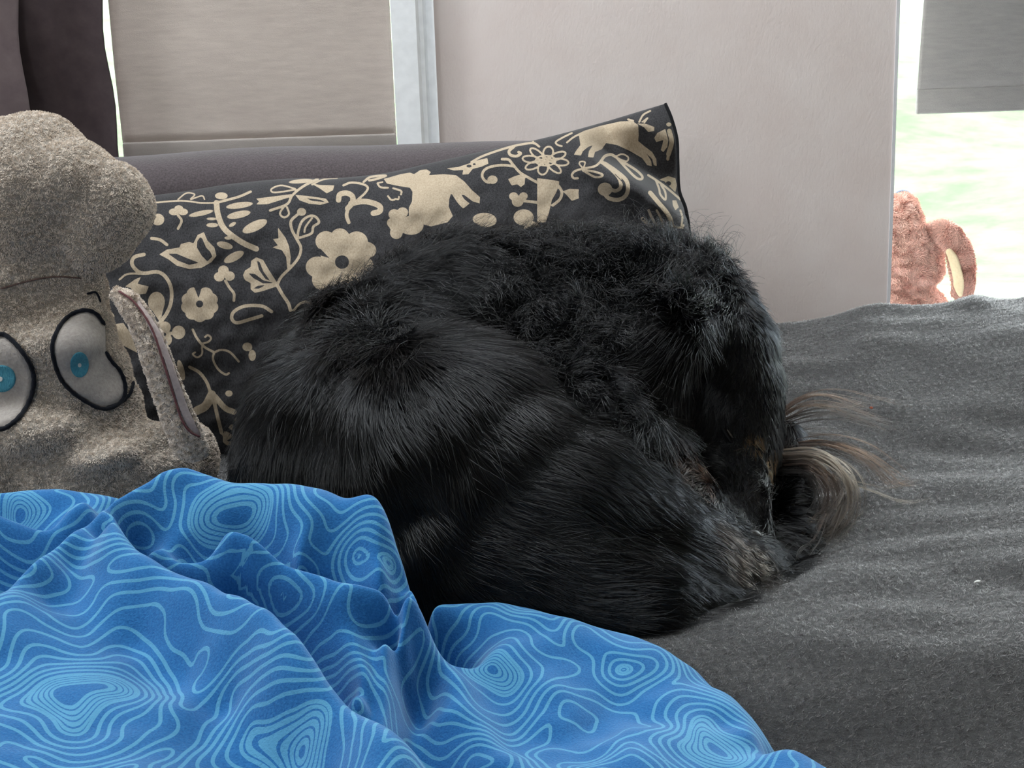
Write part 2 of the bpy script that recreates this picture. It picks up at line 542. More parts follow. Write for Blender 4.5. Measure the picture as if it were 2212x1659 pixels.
# ---- curtain at the left edge
m_curt = cloth_mat('dark brown curtain cloth', lin(62, 52, 54), lin(76, 65, 66), 40.0, 0.2, 0.002, 0.2)
CY = WALL_Y - .075
cr = empty('curtain', (P(150, 200, CY)[0], CY, 0.15)); tag(cr, 'dark brown curtain hanging at the far left beside the taupe blind', 'curtain')
def curtain_panel(name, xl_top, xr_top, y, wav, nf, z0, z1, mat, seed):
    nx, nz = 90, 80
    u, Z = np.meshgrid(np.linspace(0, 1, nx), np.linspace(z0, z1, nz))
    nz_ = Noise(2.5, 10, seed)
    pts = np.stack([u.ravel() * .5, np.zeros(u.size), Z.ravel() * 1.0], 1)
    k = nz_(pts).reshape(u.shape)
    X = xl_top + (xr_top - xl_top) * u + .0025 * np.sin(Z * 38) * u + .002 * np.sin(Z * 17 + 1) * u
    Y = y + wav * np.sin(u * math.pi * nf + k * .5) + .006 * k
    o = mesh_np(name, np.stack([X.ravel(), Y.ravel(), Z.ravel()], 1), grid_faces(nz, nx), mat, cr)
    s = o.modifiers.new('thick', 'SOLIDIFY'); s.thickness = .0015
    return o
curtain_panel('curtain_panel', P(-150, 150, CY)[0], P(238, 160, CY)[0], CY, .012, 3, .15, 2.3, m_curt, 3)
m_curt2 = cloth_mat('brown curtain lining', lin(92, 80, 82), lin(104, 92, 92), 40.0, 0.2, 0.002, 0.2)
curtain_panel('curtain_lining', P(-420, 150, CY - .04)[0], P(52, 130, CY - .04)[0], CY - .045, .012, 2, .15, 2.3, m_curt2, 5)
tube('curtain_rod', [(P(-500, 0, CY)[0], CY - .02, 2.31), (P(250, 0, CY)[0], CY - .02, 2.31)], .012, m_frame, cr)

# ---- lawn behind the house
m_lawn, nt, b = mat_new('mottled green lawn')
n = noise_node(nt, 2.2, 8.0, 0.7)
r = ramp(nt, n.outputs['Fac'], [(0.3, (0.036, 0.095, 0.02, 1)), (0.5, (0.072, 0.108, 0.046, 1)), (0.7, (0.105, 0.122, 0.075, 1))])  # the grass's own greens, mottled by noise
nt.links.new(r.outputs['Color'], b.inputs['Base Color']); b.inputs['Roughness'].default_value = 1.0
nx, ny = 120, 120
X, Y = np.meshgrid(np.linspace(-12, 20, nx), np.linspace(2.6, 30, ny))
bp = Noise(.25, 10, 2)(np.stack([X.ravel(), Y.ravel(), 0 * X.ravel()], 1)).reshape(X.shape)
Z = -.35 + .05 * bp + np.clip(Y - 7.0, 0, None) * .16          # the garden climbs behind the house
struct(mesh_np('ground', np.stack([X.ravel(), Y.ravel(), Z.ravel()], 1), grid_faces(ny, nx), m_lawn))
# ================================================================== sofa
m_sofa = cloth_mat('plum grey microfibre', lin(66, 59, 61), lin(92, 84, 86), 420.0, 0.6, 0.0015, 0.35, 0.9)
m_foot = plain('black plastic foot', lin(30, 30, 30), 0.5)
BR_Y = 1.90
br_z = P(700, 318, BR_Y)[2]
br_x1 = P(1230, 310, BR_Y)[0]
sofa = empty('sofa', (0.1, 1.4, 0)); tag(sofa, 'plum grey upholstered sofa with a low rounded backrest under the left window', 'sofa')
box('seat_base', (-1.3, .90, .08), (1.35, 1.95, .385), m_sofa, sofa, .03)
# backrest: rounded roll swept along the wall
def roll(name, x0, x1, yc, zt, half, zb, mat, parent):
    nsec = 28
    a = np.linspace(0, math.pi, nsec)
    prof = [(yc - half, zb)] + [(yc - half * math.cos(t) * (1.0), zt - half * .8 + half * .8 * math.sin(t)) for t in a] + [(yc + half, zb)]
    prof = np.array(prof)
    xs = np.concatenate([np.linspace(x0, x1 - .05, 60), x1 - .05 + .05 * np.sin(np.linspace(0.1, math.pi / 2, 12))])
    V = []
    nzs = Noise(3, 8, 4)
    for x in xs:
        k = 1.0 if x < x1 - .05 else math.sqrt(max(0.02, 1 - ((x - (x1 - .05)) / .05) ** 2))
        c = np.array([yc, (zt + zb) / 2])
        q = prof.copy()
        q[:, 0] = yc + (q[:, 0] - yc) * k
        q[:, 1] = zb + (q[:, 1] - zb) * (0.9 + .1 * k)
        w = .003 * nzs(np.array([[x, 0, 0]]))[0]
        V += [(x, p[0], p[1] + w) for p in q]
    n = len(prof)
    Fc = [list(map(int, f)) for f in grid_faces(len(xs), n)] + [list(range(n)), list(range((len(xs) - 1) * n, len(xs) * n))[::-1]]
    return mesh_np(name, np.array(V), Fc, mat, parent)
roll('backrest', -1.3, br_x1, BR_Y, br_z, .075, .40, m_sofa, sofa)
box('low_bolster', (.18, 1.66, .38), (1.35, 1.93, .475), m_sofa, sofa, .04)
for x in (-1.22, 1.27):
    for y in (.82, 1.9):
        box('foot', (x - .03, y - .03, 0), (x + .03, y + .03, .085), m_foot, sofa, .006)

# ================================================================== grey fleece throw over the seat
def seg_dist(X, Y, pts):
    d = np.full(X.shape, 1e9)
    for (x0, y0), (x1, y1) in zip(pts[:-1], pts[1:]):
        dx, dy = x1 - x0, y1 - y0
        t = np.clip(((X - x0) * dx + (Y - y0) * dy) / (dx * dx + dy * dy + 1e-12), 0, 1)
        d = np.minimum(d, np.hypot(X - x0 - t * dx, Y - y0 - t * dy))
    return d
_tn1, _tn2, _tn3 = Noise(3.2, 12, 21), Noise(9.0, 14, 22), Noise(30.0, 14, 23)
def throw_base(X, Y):
    X = np.asarray(X, float); Y = np.asarray(Y, float)
    rise = (.078 + .028 * smooth(.32, .72, X)) * smooth(1.42, 1.86, Y) * smooth(.02, .36, X)
    fall = -.55 * np.clip(Y - 1.90, 0, None) ** 1.0 * smooth(1.88, 1.97, Y) * smooth(.02, .3, X)
    front = -.24 * np.clip(1.15 - Y, 0, None) ** 2 / .25
    dip = -.006 * np.exp(-((X - .12) ** 2 + (Y - 1.32) ** 2) / .05)
    return SEAT + rise + fall + front + dip
THROW_RIDGES = []
for pts, h, w in (([(1870, 668), (1950, 686), (2060, 716), (2130, 735)], .011, .020),
                  ([(1700, 700), (1850, 700), (1960, 722), (2100, 765)], .007, .026),
                  ([(1920, 660), (2050, 672), (2212, 690), (2330, 700)], .009, .018),
                  ([(2000, 720), (2100, 738), (2250, 745)], .006, .022),
                  ([(1660, 740), (1800, 765), (1900, 800)], .006, .04),
                  ([(1980, 655), (2100, 655), (2260, 640)], .010, .02),
                  ([(1700, 1010), (1900, 990), (2212, 940)], .0025, .05),
                  ([(1850, 1140), (2000, 1125), (2212, 1118)], .003, .03),
                  ([(1900, 1190), (2212, 1160)], .003, .02)):
    q = []
    for a, b_ in pts:
        z = SEAT
        for _ in range(12):
            p = Pz(a, b_, z); z = float(throw_base(p[0], p[1]))
        q.append((p[0], p[1]))
    THROW_RIDGES.append((q, h, w))
def throw_z(X, Y):
    X = np.asarray(X, float); Y = np.asarray(Y, float)
    z = throw_base(X, Y)
    for q, h, w in THROW_RIDGES:
        z = z + 1.35 * h * np.exp(-(seg_dist(X, Y, q) / w) ** 2)
    v = np.stack([X.ravel() * .7, Y.ravel() * 1.6, np.zeros(X.size)], 1)
    z = z + (.0035 * _tn1(v) + .0012 * _tn2(v)).reshape(X.shape)
    return z
m_throw, nt, b = mat_new('charcoal fleece')
n = noise_node(nt, 190.0, 8.0, 0.78, (0.55, 1.3, 1.0))
n3 = noise_node(nt, 45.0, 3.0, 0.5)
r = ramp(nt, n.outputs['Fac'], [(0.40, lin(24, 24, 25)), (0.62, lin(66, 65, 66))])
nt.links.new(r.outputs['Color'], b.inputs['Base Color'])
b.inputs['Roughness'].default_value = 0.95
b.inputs['Specular IOR Level'].default_value = 0.08
b.inputs['Sheen Weight'].default_value = 0.45
b.inputs['Sheen Roughness'].default_value = 0.4
bump(nt, b, n.outputs['Fac'], 1.0, 0.006)
nx, ny = 420, 330
X, Y = np.meshgrid(np.linspace(-1.25, 1.33, nx), np.linspace(.62, 1.97, ny))
Zt = throw_z(X, Y)
throw = mesh_np('fleece_throw', np.stack([X.ravel(), Y.ravel(), Zt.ravel()], 1), grid_faces(ny, nx), m_throw)
s = throw.modifiers.new('thick', 'SOLIDIFY'); s.thickness = .006
tag(throw, 'charcoal grey fleece throw spread over the sofa seat under the sleeping dog', 'throw')


# short fleece pile standing on the visible throw
m_pile = hair_mat('charcoal fleece pile', .6, .7)
def throw_pile():
    N = 1000000
    x = rng.uniform(-.45, 1.25, N); y = rng.uniform(.74, 1.93, N)
    pos = np.stack([x, y, np.full(N, SEAT)], 1)
    px, py = project(pos)
    near = (px > 1330) & (px < 2330) & (py > 560) & (py < 1740)
    ok = near | (rng.random(N) < .45)
    x, y, near = x[ok], y[ok], near[ok]
    pos = np.stack([x, y, throw_z(x, y)], 1); N = len(pos)
    nA, nB, nC = Noise(200, 14, 31), Noise(200, 14, 32), Noise(130, 14, 33)
    q = pos * np.array([.6, 1.1, 1])
    L = (rng.uniform(.0013, .0025, N) * (1 + .3 * nC(q)))[:, None]
    d = np.stack([.8 * nA(q) + rng.normal(0, .25, N) + .2, .8 * nB(q) + rng.normal(0, .25, N) - .1, np.full(N, .8)], 1)
    d /= np.linalg.norm(d, axis=1)[:, None]
    t = np.array([0, .5, 1.0])
    pts = pos[:, None] + d[:, None] * L[:, None] * t[None, :, None]
    c = np.clip(rng.normal(1, .2, N), .5, 1.7)[:, None] * np.array(lin(55, 53, 53)[:3])[None]
    o = hair_object('pile', pts, np.array([.00021, .00018, .00008])[None] * np.where(near, 1, 1.5)[:, None], m_pile, throw, c)
    o['kind'] = 'stuff'
throw_pile()
# ================================================================== blue blanket heaped in front
BL = []          # control points (x, y, z)
def bp_(px, py, Y, back=None):
    p = P(px, py, Y); BL.append(tuple(p))
    if back:
        for b_ in back:
            if len(b_) == 2: BL.append((p[0] * (1 + b_[0] / Y), p[1] + b_[0], p[2] - b_[1]))
            else: BL.append((p[0] + b_[0], p[1] + b_[1], p[2] - b_[2]))
def line(pts, n, back=None):
    for a in catmull(pts, int(n * 3.2)): bp_(a[0], a[1], a[2], back)
# big heap: its skyline
line([(-120, 1370, .86), (0, 1285, .90), (60, 1215, .93), (170, 1140, .98), (280, 1065, 1.03), (345, 1030, 1.06)], 10, [(.025, .05), (.055, .10)])
line([(405, 1022, 1.07), (450, 1035, 1.07), (500, 1050, 1.07), (560, 1048, 1.07), (640, 1058, 1.07), (740, 1085, 1.06), (800, 1110, 1.05)], 12, [(.03, .05), (.07, .15)])
line([(845, 1145, 1.04), (865, 1200, 1.02), (885, 1245, 1.0), (897, 1278, .98)], 7, [(.004, .010, .04), (.009, .02, .09)])
# left piece lying behind
line([(-120, 1080, 1.12), (0, 1068, 1.12), (90, 1058, 1.13), (200, 1062, 1.13), (262, 1070, 1.13)], 8, [(.03, .05), (.06, .12)])
line([(-120, 1150, 1.06), (0, 1148, 1.06), (120, 1145, 1.06), (200, 1120, 1.07)], 6)
line([(-120, 1185, 1.065), (0, 1185, 1.065), (100, 1170, 1.065)], 4)
line([(-100, 1110, 1.11), (40, 1105, 1.11), (180, 1095, 1.11)], 4)
# face of the heap under the skyline
for p in ((330, 1100, 1.035), (400, 1075, 1.05), (400, 1160, 1.02), (490, 1120, 1.035), (600, 1115, 1.03), (700, 1140, 1.02), (780, 1170, 1.01),
          (640, 1180, 1.0), (500, 1185, 1.005), (740, 1215, .985), (830, 1230, .985), (230, 1190, .985), (150, 1230, .955), (90, 1290, .92)):
    bp_(*p)
# upper fold edge and the pocket under it
line([(300, 1200, .995), (400, 1212, .992), (480, 1215, .985), (600, 1225, .975), (720, 1250, .965), (820, 1268, .96), (893, 1282, .955)], 12)
line([(400, 1240, 1.005), (480, 1258, 1.008), (600, 1278, 1.003), (720, 1308, .99), (800, 1335, .972)], 8)
line([(520, 1315, .98), (620, 1365, .962), (720, 1440, .93), (790, 1540, .887), (810, 1605, .857)], 8)
# hanging fold edge beside the right piece
line([(870, 1310, .95), (850, 1400, .93), (842, 1460, .905), (830, 1540, .875), (812, 1600, .845), (800, 1659, .82)], 10)
line([(745, 1370, .94), (770, 1440, .91), (790, 1520, .875)], 4)
line([(790, 1375, .945), (815, 1450, .915), (820, 1520, .885)], 4)
# big diagonal ridge
line([(265, 1150, 1.0), (290, 1215, .975), (330, 1255, .955), (400, 1290, .935), (500, 1340, .905), (600, 1405, .868), (680, 1480, .828), (770, 1580, .785), (880, 1659, .748), (960, 1720, .72)], 20, [(.012, .030)])
# near slope
for p in ((200, 1300, .915), (100, 1400, .85), (300, 1380, .885), (230, 1430, .85), (200, 1500, .805), (400, 1450, .85), (400, 1530, .80), (100, 1600, .755), (300, 1620, .755),
          (500, 1520, .815), (560, 1600, .775), (640, 1640, .76), (0, 1450, .82), (0, 1600, .75), (-120, 1500, .80), (-120, 1650, .72), (150, 1720, .70), (450, 1720, .71), (700, 1720, .725), (300, 1850, .64), (0, 1850, .64), (700, 1850, .66), (1000, 1850, .67), (180, 1360, .885)):
    bp_(*p)
# right piece: skyline on the seat
line([(885, 1338, 1.0), (950, 1315, 1.05), (1040, 1300, 1.06), (1130, 1308, 1.06), (1250, 1345, 1.05), (1400, 1390, 1.035), (1500, 1450, 1.0)], 12, [(.03, .04), (.07, .12)])
line([(1580, 1500, .965), (1622, 1550, .935), (1640, 1592, .912), (1634, 1625, .895), (1720, 1641, .890), (1780, 1665, .875), (1900, 1760, .83), (2000, 1900, .77)], 11, [(.018, .012, .03), (.045, .03, .09), (.07, .05, .15)])
line([(870, 1360, .985), (860, 1450, .94), (860, 1550, .895), (850, 1659, .85)], 7)
line([(905, 1345, .995), (950, 1420, .96), (1000, 1500, .917), (1070, 1600, .872), (1115, 1659, .845), (1170, 1740, .81)], 12)
line([(1000, 1440, .965), (1060, 1540, .92), (1130, 1640, .87)], 5)
for p in ((900, 1450, .945), (930, 1560, .90), (980, 1640, .865), (1060, 1400, .99), (1060, 1470, .955), (1150, 1380, 1.005), (1150, 1480, .95), (1250, 1430, .985), (1250, 1540, .925), (1200, 1620, .88),
          (1350, 1460, .97), (1350, 1580, .895), (1330, 1640, .86), (1450, 1500, .955), (1480, 1580, .90), (1450, 1640, .868), (1560, 1560, .925), (1560, 1600, .895), (1590, 1640, .878), (1540, 1650, .87), (1300, 1750, .79), (1500, 1760, .80), (1650, 1700, .845), (1400, 1900, .73), (1750, 1850, .77)):
    bp_(*p)
line([(1180, 1659, .862), (1240, 1590, .905), (1330, 1520, .945), (1430, 1480, .968), (1500, 1490, .975)], 7)
BLa = np.array(BL)
def tps_fit(xy, z, lam):
    n = len(xy)
    d = np.linalg.norm(xy[:, None] - xy[None], axis=2)
    K = np.where(d > 0, d * d * np.log(d + 1e-12), 0) + lam * np.eye(n)
    Pm = np.hstack([np.ones((n, 1)), xy])
    A = np.block([[K, Pm], [Pm.T, np.zeros((3, 3))]])
    return np.linalg.lstsq(A, np.concatenate([z, np.zeros(3)]), rcond=None)[0]
def tps_eval(w, xy, q):
    out = np.empty(len(q))
    for i in range(0, len(q), 20000):
        d2 = ((q[i:i + 20000, None] - xy[None]) ** 2).sum(2)
        out[i:i + 20000] = (.5 * d2 * np.log(d2 + 1e-12)) @ w[:len(xy)] + w[-3] + q[i:i + 20000] @ w[-2:]
    return out
_w = tps_fit(BLa[:, :2], BLa[:, 2], 1e-5)
nx, ny = 520, 360
X, Y = np.meshgrid(np.linspace(-.50, .40, nx), np.linspace(.60, 1.26, ny))
Q = np.stack([X.ravel(), Y.ravel()], 1)
Zb = tps_eval(_w, BLa[:, :2], Q)
Zb = Zb.reshape(ny, nx)
gk = np.exp(-.5 * (np.arange(-5, 6) / 1.7) ** 2); gk /= gk.sum()
for ax_ in (0, 1):
    pad = np.pad(Zb, [(5, 5) if a_ == ax_ else (0, 0) for a_ in (0, 1)], mode='edge')
    Zb = sum(w_ * np.take(pad, range(i_, i_ + Zb.shape[ax_]), axis=ax_) for i_, w_ in enumerate(gk))
Zb = Zb.ravel()
q3 = np.stack([Q[:, 0], Q[:, 1], Zb], 1)
Zb = Zb + .0016 * Noise(9, 12, 41)(q3) + .0006 * Noise(28, 14, 42)(q3)
tz = throw_z(Q[:, 0], Q[:, 1])
VG = np.stack([Q[:, 0], Q[:, 1], Zb], 1)
V = np.stack([Q[:, 0], Q[:, 1], np.maximum(Zb, tz - .02)], 1)
Fc = grid_faces(ny, nx)
keep = (Zb > tz - .015)[Fc].any(1)
Fc = Fc[keep]
used = np.unique(Fc); remap = -np.ones(len(V), int); remap[used] = np.arange(len(used))
V = V[used]; Fc = remap[Fc]
bskin = Skin(V, np.vstack([Fc[:, [0, 1, 2]], Fc[:, [0, 2, 3]]]))

# topographic print: rings around eyes that sit on the cloth
eyes = [(490, 1120), (175, 1505), (1060, 1455), (640, 1622), (1545, 1600), (60, 1118), (600, 1290), (285, 1170), (835, 1215), (1330, 1440), (1330, 1655)]
E = [bskin.hit(*e)[0] for e in eyes]
er = np.random.default_rng(5)
for _ in range(26):
    c = np.array([er.uniform(-.5, .4), er.uniform(.60, .78), .55])
    if min(np.linalg.norm(c - e) for e in E) > .07: E.append(c)
E = np.array(E)
big = np.array([1.0, 1.0, 1.0, 1.0, .85, .95, .35, .2, .4, .2, .3] + [.9] * (len(E) - 11))
wn1, wn2, wn3 = Noise(13, 12, 51), Noise(13, 12, 52), Noise(30, 12, 53)
def rings(V):
    Vw = V + np.stack([.0075 * wn1(V), .0075 * wn2(V), 0 * V[:, 0]], 1)
    d = np.linalg.norm((Vw[:, None] - E[None]) * np.array([1, .92, 1]), axis=2)
    d = d + (1 - big)[None] * .028
    k = 130.0
    f = -np.log(np.exp(-k * d).sum(1)) / k
    return np.maximum(f, -.01) + .0012 * wn3(V)
rg = rings(VG).reshape(ny, nx); PG = VG.reshape(ny, nx, 3)
fu, fv = np.gradient(rg, axis=1), np.gradient(rg, axis=0)
Pu, Pv = np.linalg.norm(np.gradient(PG, axis=1), axis=2), np.linalg.norm(np.gradient(PG, axis=0), axis=2)
slope = np.sqrt((fu / Pu) ** 2 + (fv / Pv) ** 2).ravel()[used]
rg = rg.ravel()[used]
m_blue, nt, b = mat_new('blue cotton with ring print')
at = nt.nodes.new('ShaderNodeAttribute'); at.attribute_name = 'ring'
def mathn(op, a, bb=None, c=None):
    n = nt.nodes.new('ShaderNodeMath'); n.operation = op
    for i, v in enumerate((a, bb, c)):
        if v is None: continue
        if isinstance(v, (int, float)): n.inputs[i].default_value = v
        else: nt.links.new(v, n.inputs[i])
    return n.outputs[0]
f = at.outputs['Fac']
jit = noise_node(nt, 24.0, 2.0)
f2 = mathn('ADD', f, mathn('MULTIPLY', mathn('SUBTRACT', jit.outputs['Fac'], .5), .0035))
fr = mathn('FRACT', mathn('DIVIDE', f2, .0078))
sl = nt.nodes.new('ShaderNodeAttribute'); sl.attribute_name = 'slope'
dist = mathn('DIVIDE', mathn('MULTIPLY', mathn('ABSOLUTE', mathn('SUBTRACT', fr, .5)), .0078), mathn('MAXIMUM', sl.outputs['Fac'], .12))
lines = mathn('MULTIPLY', mathn('LESS_THAN', dist, .00125), mathn('GREATER_THAN', f2, .025))
core = mathn('MULTIPLY', mathn('GREATER_THAN', f2, .0085), mathn('LESS_THAN', f2, .0255))
fin = mathn('GREATER_THAN', mathn('FRACT', mathn('DIVIDE', f2, .0037)), .28)
light = mathn('MAXIMUM', lines, mathn('MULTIPLY', core, fin))
grain = noise_node(nt, 650.0, 3.0, 0.6)
light2 = mathn('MULTIPLY', light, mathn('ADD', mathn('MULTIPLY', grain.outputs['Fac'], .9), .45))
light2 = mathn('MINIMUM', light2, .85)
mixc = nt.nodes.new('ShaderNodeMix'); mixc.data_type = 'RGBA'
nt.links.new(light2, mixc.inputs[0])
r1 = ramp(nt, grain.outputs['Fac'], [(0.3, lin(28, 92, 150)), (0.7, lin(44, 114, 174))])
nt.links.new(r1.outputs['Color'], mixc.inputs[6])
mixc.inputs[7].default_value = lin(88, 156, 192)
nt.links.new(mixc.outputs[2], b.inputs['Base Color'])
b.inputs['Roughness'].default_value = 0.9
b.inputs['Specular IOR Level'].default_value = 0.1
b.inputs['Sheen Weight'].default_value = 0.35
b.inputs['Sheen Tint'].default_value = (.7, .88, 1, 1)
bump(nt, b, grain.outputs['Fac'], 0.5, 0.0012)
blanket = mesh_np('blanket', V, Fc, m_blue)
attr(blanket, 'ring', rg); attr(blanket, 'slope', slope)
tag(blanket, 'bright blue cotton blanket printed with pale ring lines, heaped in the foreground', 'blanket')
# ================================================================== patterned cushion
def tf(ox, oy, s):
    return lambda pts: [(ox + x / s, oy + y / s) for x, y in pts]
PR = []     # print: (kind, data, sign)
def use(ox, oy, s):
    T = tf(ox, oy, s)
    def st(w, *pts, n=0, sign=1):
        q = T(pts)
        if len(q) > 2: q = [tuple(v) for v in catmull(q, 4 * len(q))]
        PR.append(('s', q, w / 2 / s, sign))
    def pg(*pts, sign=1): PR.append(('p', T(pts), 0, sign))
    def el(x, y, rx, ry, ang=0, sign=1):
        c = T([(x, y)])[0]; PR.append(('e', (c[0], c[1], rx / s, ry / s, math.radians(ang)), 0, sign))
    return st, pg, el
st, pg, el = use(240, 200, 3.318)
st(40, (755, 790), (765, 870), (800, 960), (860, 1020), (950, 1080), (1040, 1120))
st(18, (755, 790), (830, 770), (920, 745), (1000, 710))
st(12, (300, 790), (500, 775), (640, 790), (755, 790)); st(10, (480, 765), (540, 720), (600, 730), (570, 765), (650, 740), (670, 765))
for a in ((790, 740, 45, 25, 0), (920, 808, 95, 22, -8), (915, 875, 85, 25, -12), (1030, 958, 95, 35, -25), (645, 865, 88, 18, -12), (725, 950, 42, 16, 0),
          (720, 905, 35, 10, 0), (815, 1095, 58, 25, 15), (880, 1178, 78, 30, -27), (870, 945, 28, 13, -30), (840, 1042, 28, 12, 0), (450, 855, 36, 24, 0), (515, 855, 36, 24, 0),
          (485, 832, 32, 24, 0), (335, 910, 46, 42, 0), (805, 1275, 38, 36, 0), (775, 1320, 38, 34, 0), (850, 1315, 36, 34, 0), (1365, 855, 33, 28, 0), (1360, 635, 85, 15, -5)): el(*a)
st(18, (480, 880), (505, 920), (480, 975)); st(22, (290, 1045), (350, 1055), (400, 1090)); st(20, (820, 1350), (850, 1400), (880, 1440), (880, 1490))
pg((345, 1160), (400, 1125), (490, 1110), (500, 1085), (560, 1070), (590, 1080), (620, 1020), (665, 1000), (690, 1060), (740, 1110), (755, 1170), (720, 1215), (650, 1255), (560, 1265), (470, 1240), (410, 1195))
pg((410, 1155), (470, 1155), (540, 1185), (630, 1220), (560, 1235), (480, 1205), sign=-1)
pg((640, 1035), (655, 1050), (680, 1110), (710, 1140), (725, 1175), (690, 1210), (650, 1170), (615, 1110), (618, 1065), sign=-1)
el(635, 1515, 95, 95)
for k in range(9):
    t = math.radians(-60 + k * 37.5); el(635 + 86 * math.cos(t), 1515 + 84 * math.sin(t), 50, 46)
pg((590, 1380), (655, 1380), (627, 1475), sign=-1); el(634, 1515, 26, 25, sign=-1)
pg((1195, 1370), (1130, 1270), (1090, 1200), (1040, 1180), (1005, 1205), (1000, 1250), (960, 1275), (945, 1310), (960, 1345), (1000, 1365), (1000, 1410), (1030, 1435), (1080, 1425), (1185, 1390))
pg((1045, 1205), (1065, 1215), (1090, 1280), (1140, 1350), (1105, 1335), (1060, 1270), sign=-1); pg((985, 1295), (1030, 1300), (1090, 1345), (1170, 1365), (1090, 1368), (1020, 1330), sign=-1); pg((1020, 1405), (1050, 1385), (1110, 1378), (1060, 1405), sign=-1)
st(20, (1190, 1380), (1220, 1320), (1290, 1250), (1345, 1180), (1360, 1110), (1330, 1050), (1295, 980), (1290, 920), (1335, 875))
st(18, (1335, 1040), (1345, 980), (1370, 920), (1420, 885), (1465, 890), (1490, 930), (1450, 960), (1440, 1005), (1400, 1025), (1335, 1045)); st(14, (1440, 900), (1395, 960), (1385, 1000))
pg((1195, 965), (1250, 1040), (1275, 1100), (1288, 1180), (1280, 1260), (1262, 1260), (1255, 1180), (1225, 1130), (1155, 1110), (1195, 1095), (1160, 1050), (1200, 1045))
st(24, (1190, 1380), (1230, 1450), (1270, 1510), (1285, 1560)); st(16, (1310, 1560), (1350, 1515), (1400, 1500), (1450, 1520))
for a in ((1540, 1065, 75, 72), (1640, 1045, 70, 72), (1760, 1070, 80, 75), (1600, 1130, 110, 90), (1720, 1150, 120, 100), (1480, 1250, 85, 75), (1520, 1340, 80, 78), (1600, 1300, 100, 90), (1720, 1280, 100, 90), (1570, 1240, 60, 55), (1830, 1130, 70, 60), (1800, 1240, 80, 70)): el(*a)
pg((1380, 1130), (1565, 1187), (1500, 1118), sign=-1); el(1655, 1215, 50, 48, sign=-1)
st(18, (1140, 845), (1260, 800), (1300, 735), (1380, 670), (1480, 620)); st(14, (1245, 810), (1210, 865), (1240, 895), (1275, 870), (1260, 820))
pg((1290, 728), (1180, 742), (1040, 760), (1060, 780), (1040, 802), (1120, 800), (1290, 747)); st(12, (1320, 690), (1220, 665), (1150, 690), (1160, 715), (1230, 710), (1320, 695))
pg((1320, 733), (1420, 742), (1540, 760), (1562, 788), (1500, 805), (1460, 800), (1420, 797), (1350, 772)); pg((1400, 757), (1500, 768), (1535, 785), (1440, 776), sign=-1)
pg((1435, 652), (1500, 662), (1600, 665), (1590, 700), (1545, 722), (1500, 690)); st(12, (1440, 660), (1500, 630), (1560, 615), (1620, 612))
st(38, (1630, 770), (1640, 730), (1690, 720), (1730, 745), (1728, 790), (1695, 830)); st(26, (1700, 820), (1688, 880), (1703, 930)); st(40, (1720, 795), (1800, 780), (1870, 790), (1925, 815), (1925, 850), (1880, 865))
st(16, (1770, 765), (1820, 720), (1840, 680), (1800, 655), (1720, 645), (1665, 665)); st(16, (1810, 640), (1860, 605), (1970, 595), (1900, 620), (1850, 630))
st(26, (235, 1160), (165, 1180), (150, 1230), (190, 1280), (240, 1295), (330, 1285), (390, 1320), (430, 1400), (430, 1500), (400, 1580), (350, 1650)); st(14, (240, 1300), (120, 1300), (60, 1340))
pg((215, 1320), (190, 1370), (270, 1390), (250, 1440), (180, 1450), (140, 1400), (100, 1390), (170, 1340)); el(325, 1500, 60, 72); pg((268, 1520), (383, 1520), (350, 1645), (320, 1600))
st(24, (1150, 1570), (1080, 1530), (960, 1530), (880, 1570), (865, 1620), (900, 1650), (980, 1630), (1080, 1600))
st, pg, el = use(240, 500, 3.772)
el(440, 780, 46, 46); el(465, 880, 30, 45); el(550, 822, 54, 55); st(26, (460, 830), (500, 830))
st(20, (665, 800), (700, 870), (760, 940), (840, 985)); st(16, (740, 915), (790, 900), (815, 870), (790, 845), (765, 860)); st(15, (740, 940), (740, 1000), (700, 1025), (665, 1000), (685, 985))
st(18, (840, 985), (900, 965), (970, 985), (1040, 1060)); st(18, (840, 985), (830, 1040), (870, 1120), (930, 1165), (960, 1155))
st(26, (640, 1105), (720, 1150), (780, 1230), (810, 1310), (840, 1350)); st(70, (820, 1330), (770, 1420), (700, 1460)); st(30, (840, 1390), (870, 1520), (900, 1640)); st(46, (850, 1350), (930, 1440), (1000, 1470))
el(570, 1130, 26, 85, -14); el(1110, 940, 40, 35); el(1150, 1010, 30, 45); pg((0, 760), (100, 745), (170, 850), (215, 990), (100, 930), (0, 820)); st(16, (0, 660), (20, 690)); el(960, 1320, 30, 25)
st, pg, el = use(560, 340, 4.424)
pg((1190, 205), (1250, 190), (1350, 160), (1440, 145), (1480, 160), (1540, 120), (1600, 115), (1640, 140), (1620, 170), (1760, 160), (1880, 170), (1960, 230), (2030, 310), (2110, 380), (2105, 440), (2040, 420), (1960, 360), (1930, 355), (1960, 400), (2010, 440), (1950, 490), (1900, 440), (1860, 380), (1835, 340), (1815, 400), (1810, 470), (1850, 560), (1800, 620), (1640, 660), (1430, 600), (1430, 480), (1460, 420), (1465, 330), (1440, 290), (1340, 275), (1220, 250))
for a in ((1290, 545, 55, 50), (1370, 525, 52, 48), (1265, 625, 45, 45), (1330, 640, 90, 90), (1310, 720, 60, 60), (1450, 650, 120, 90)): el(*a)
st(18, (1130, 250), (1160, 285), (1230, 290)); st(18, (1280, 295), (1355, 320), (1355, 355)); st(18, (1230, 370), (1260, 405), (1290, 405)); st(16, (1300, 395), (1330, 400), (1335, 375)); st(14, (1130, 245), (1180, 235)); el(2150, 590, 110, 60)
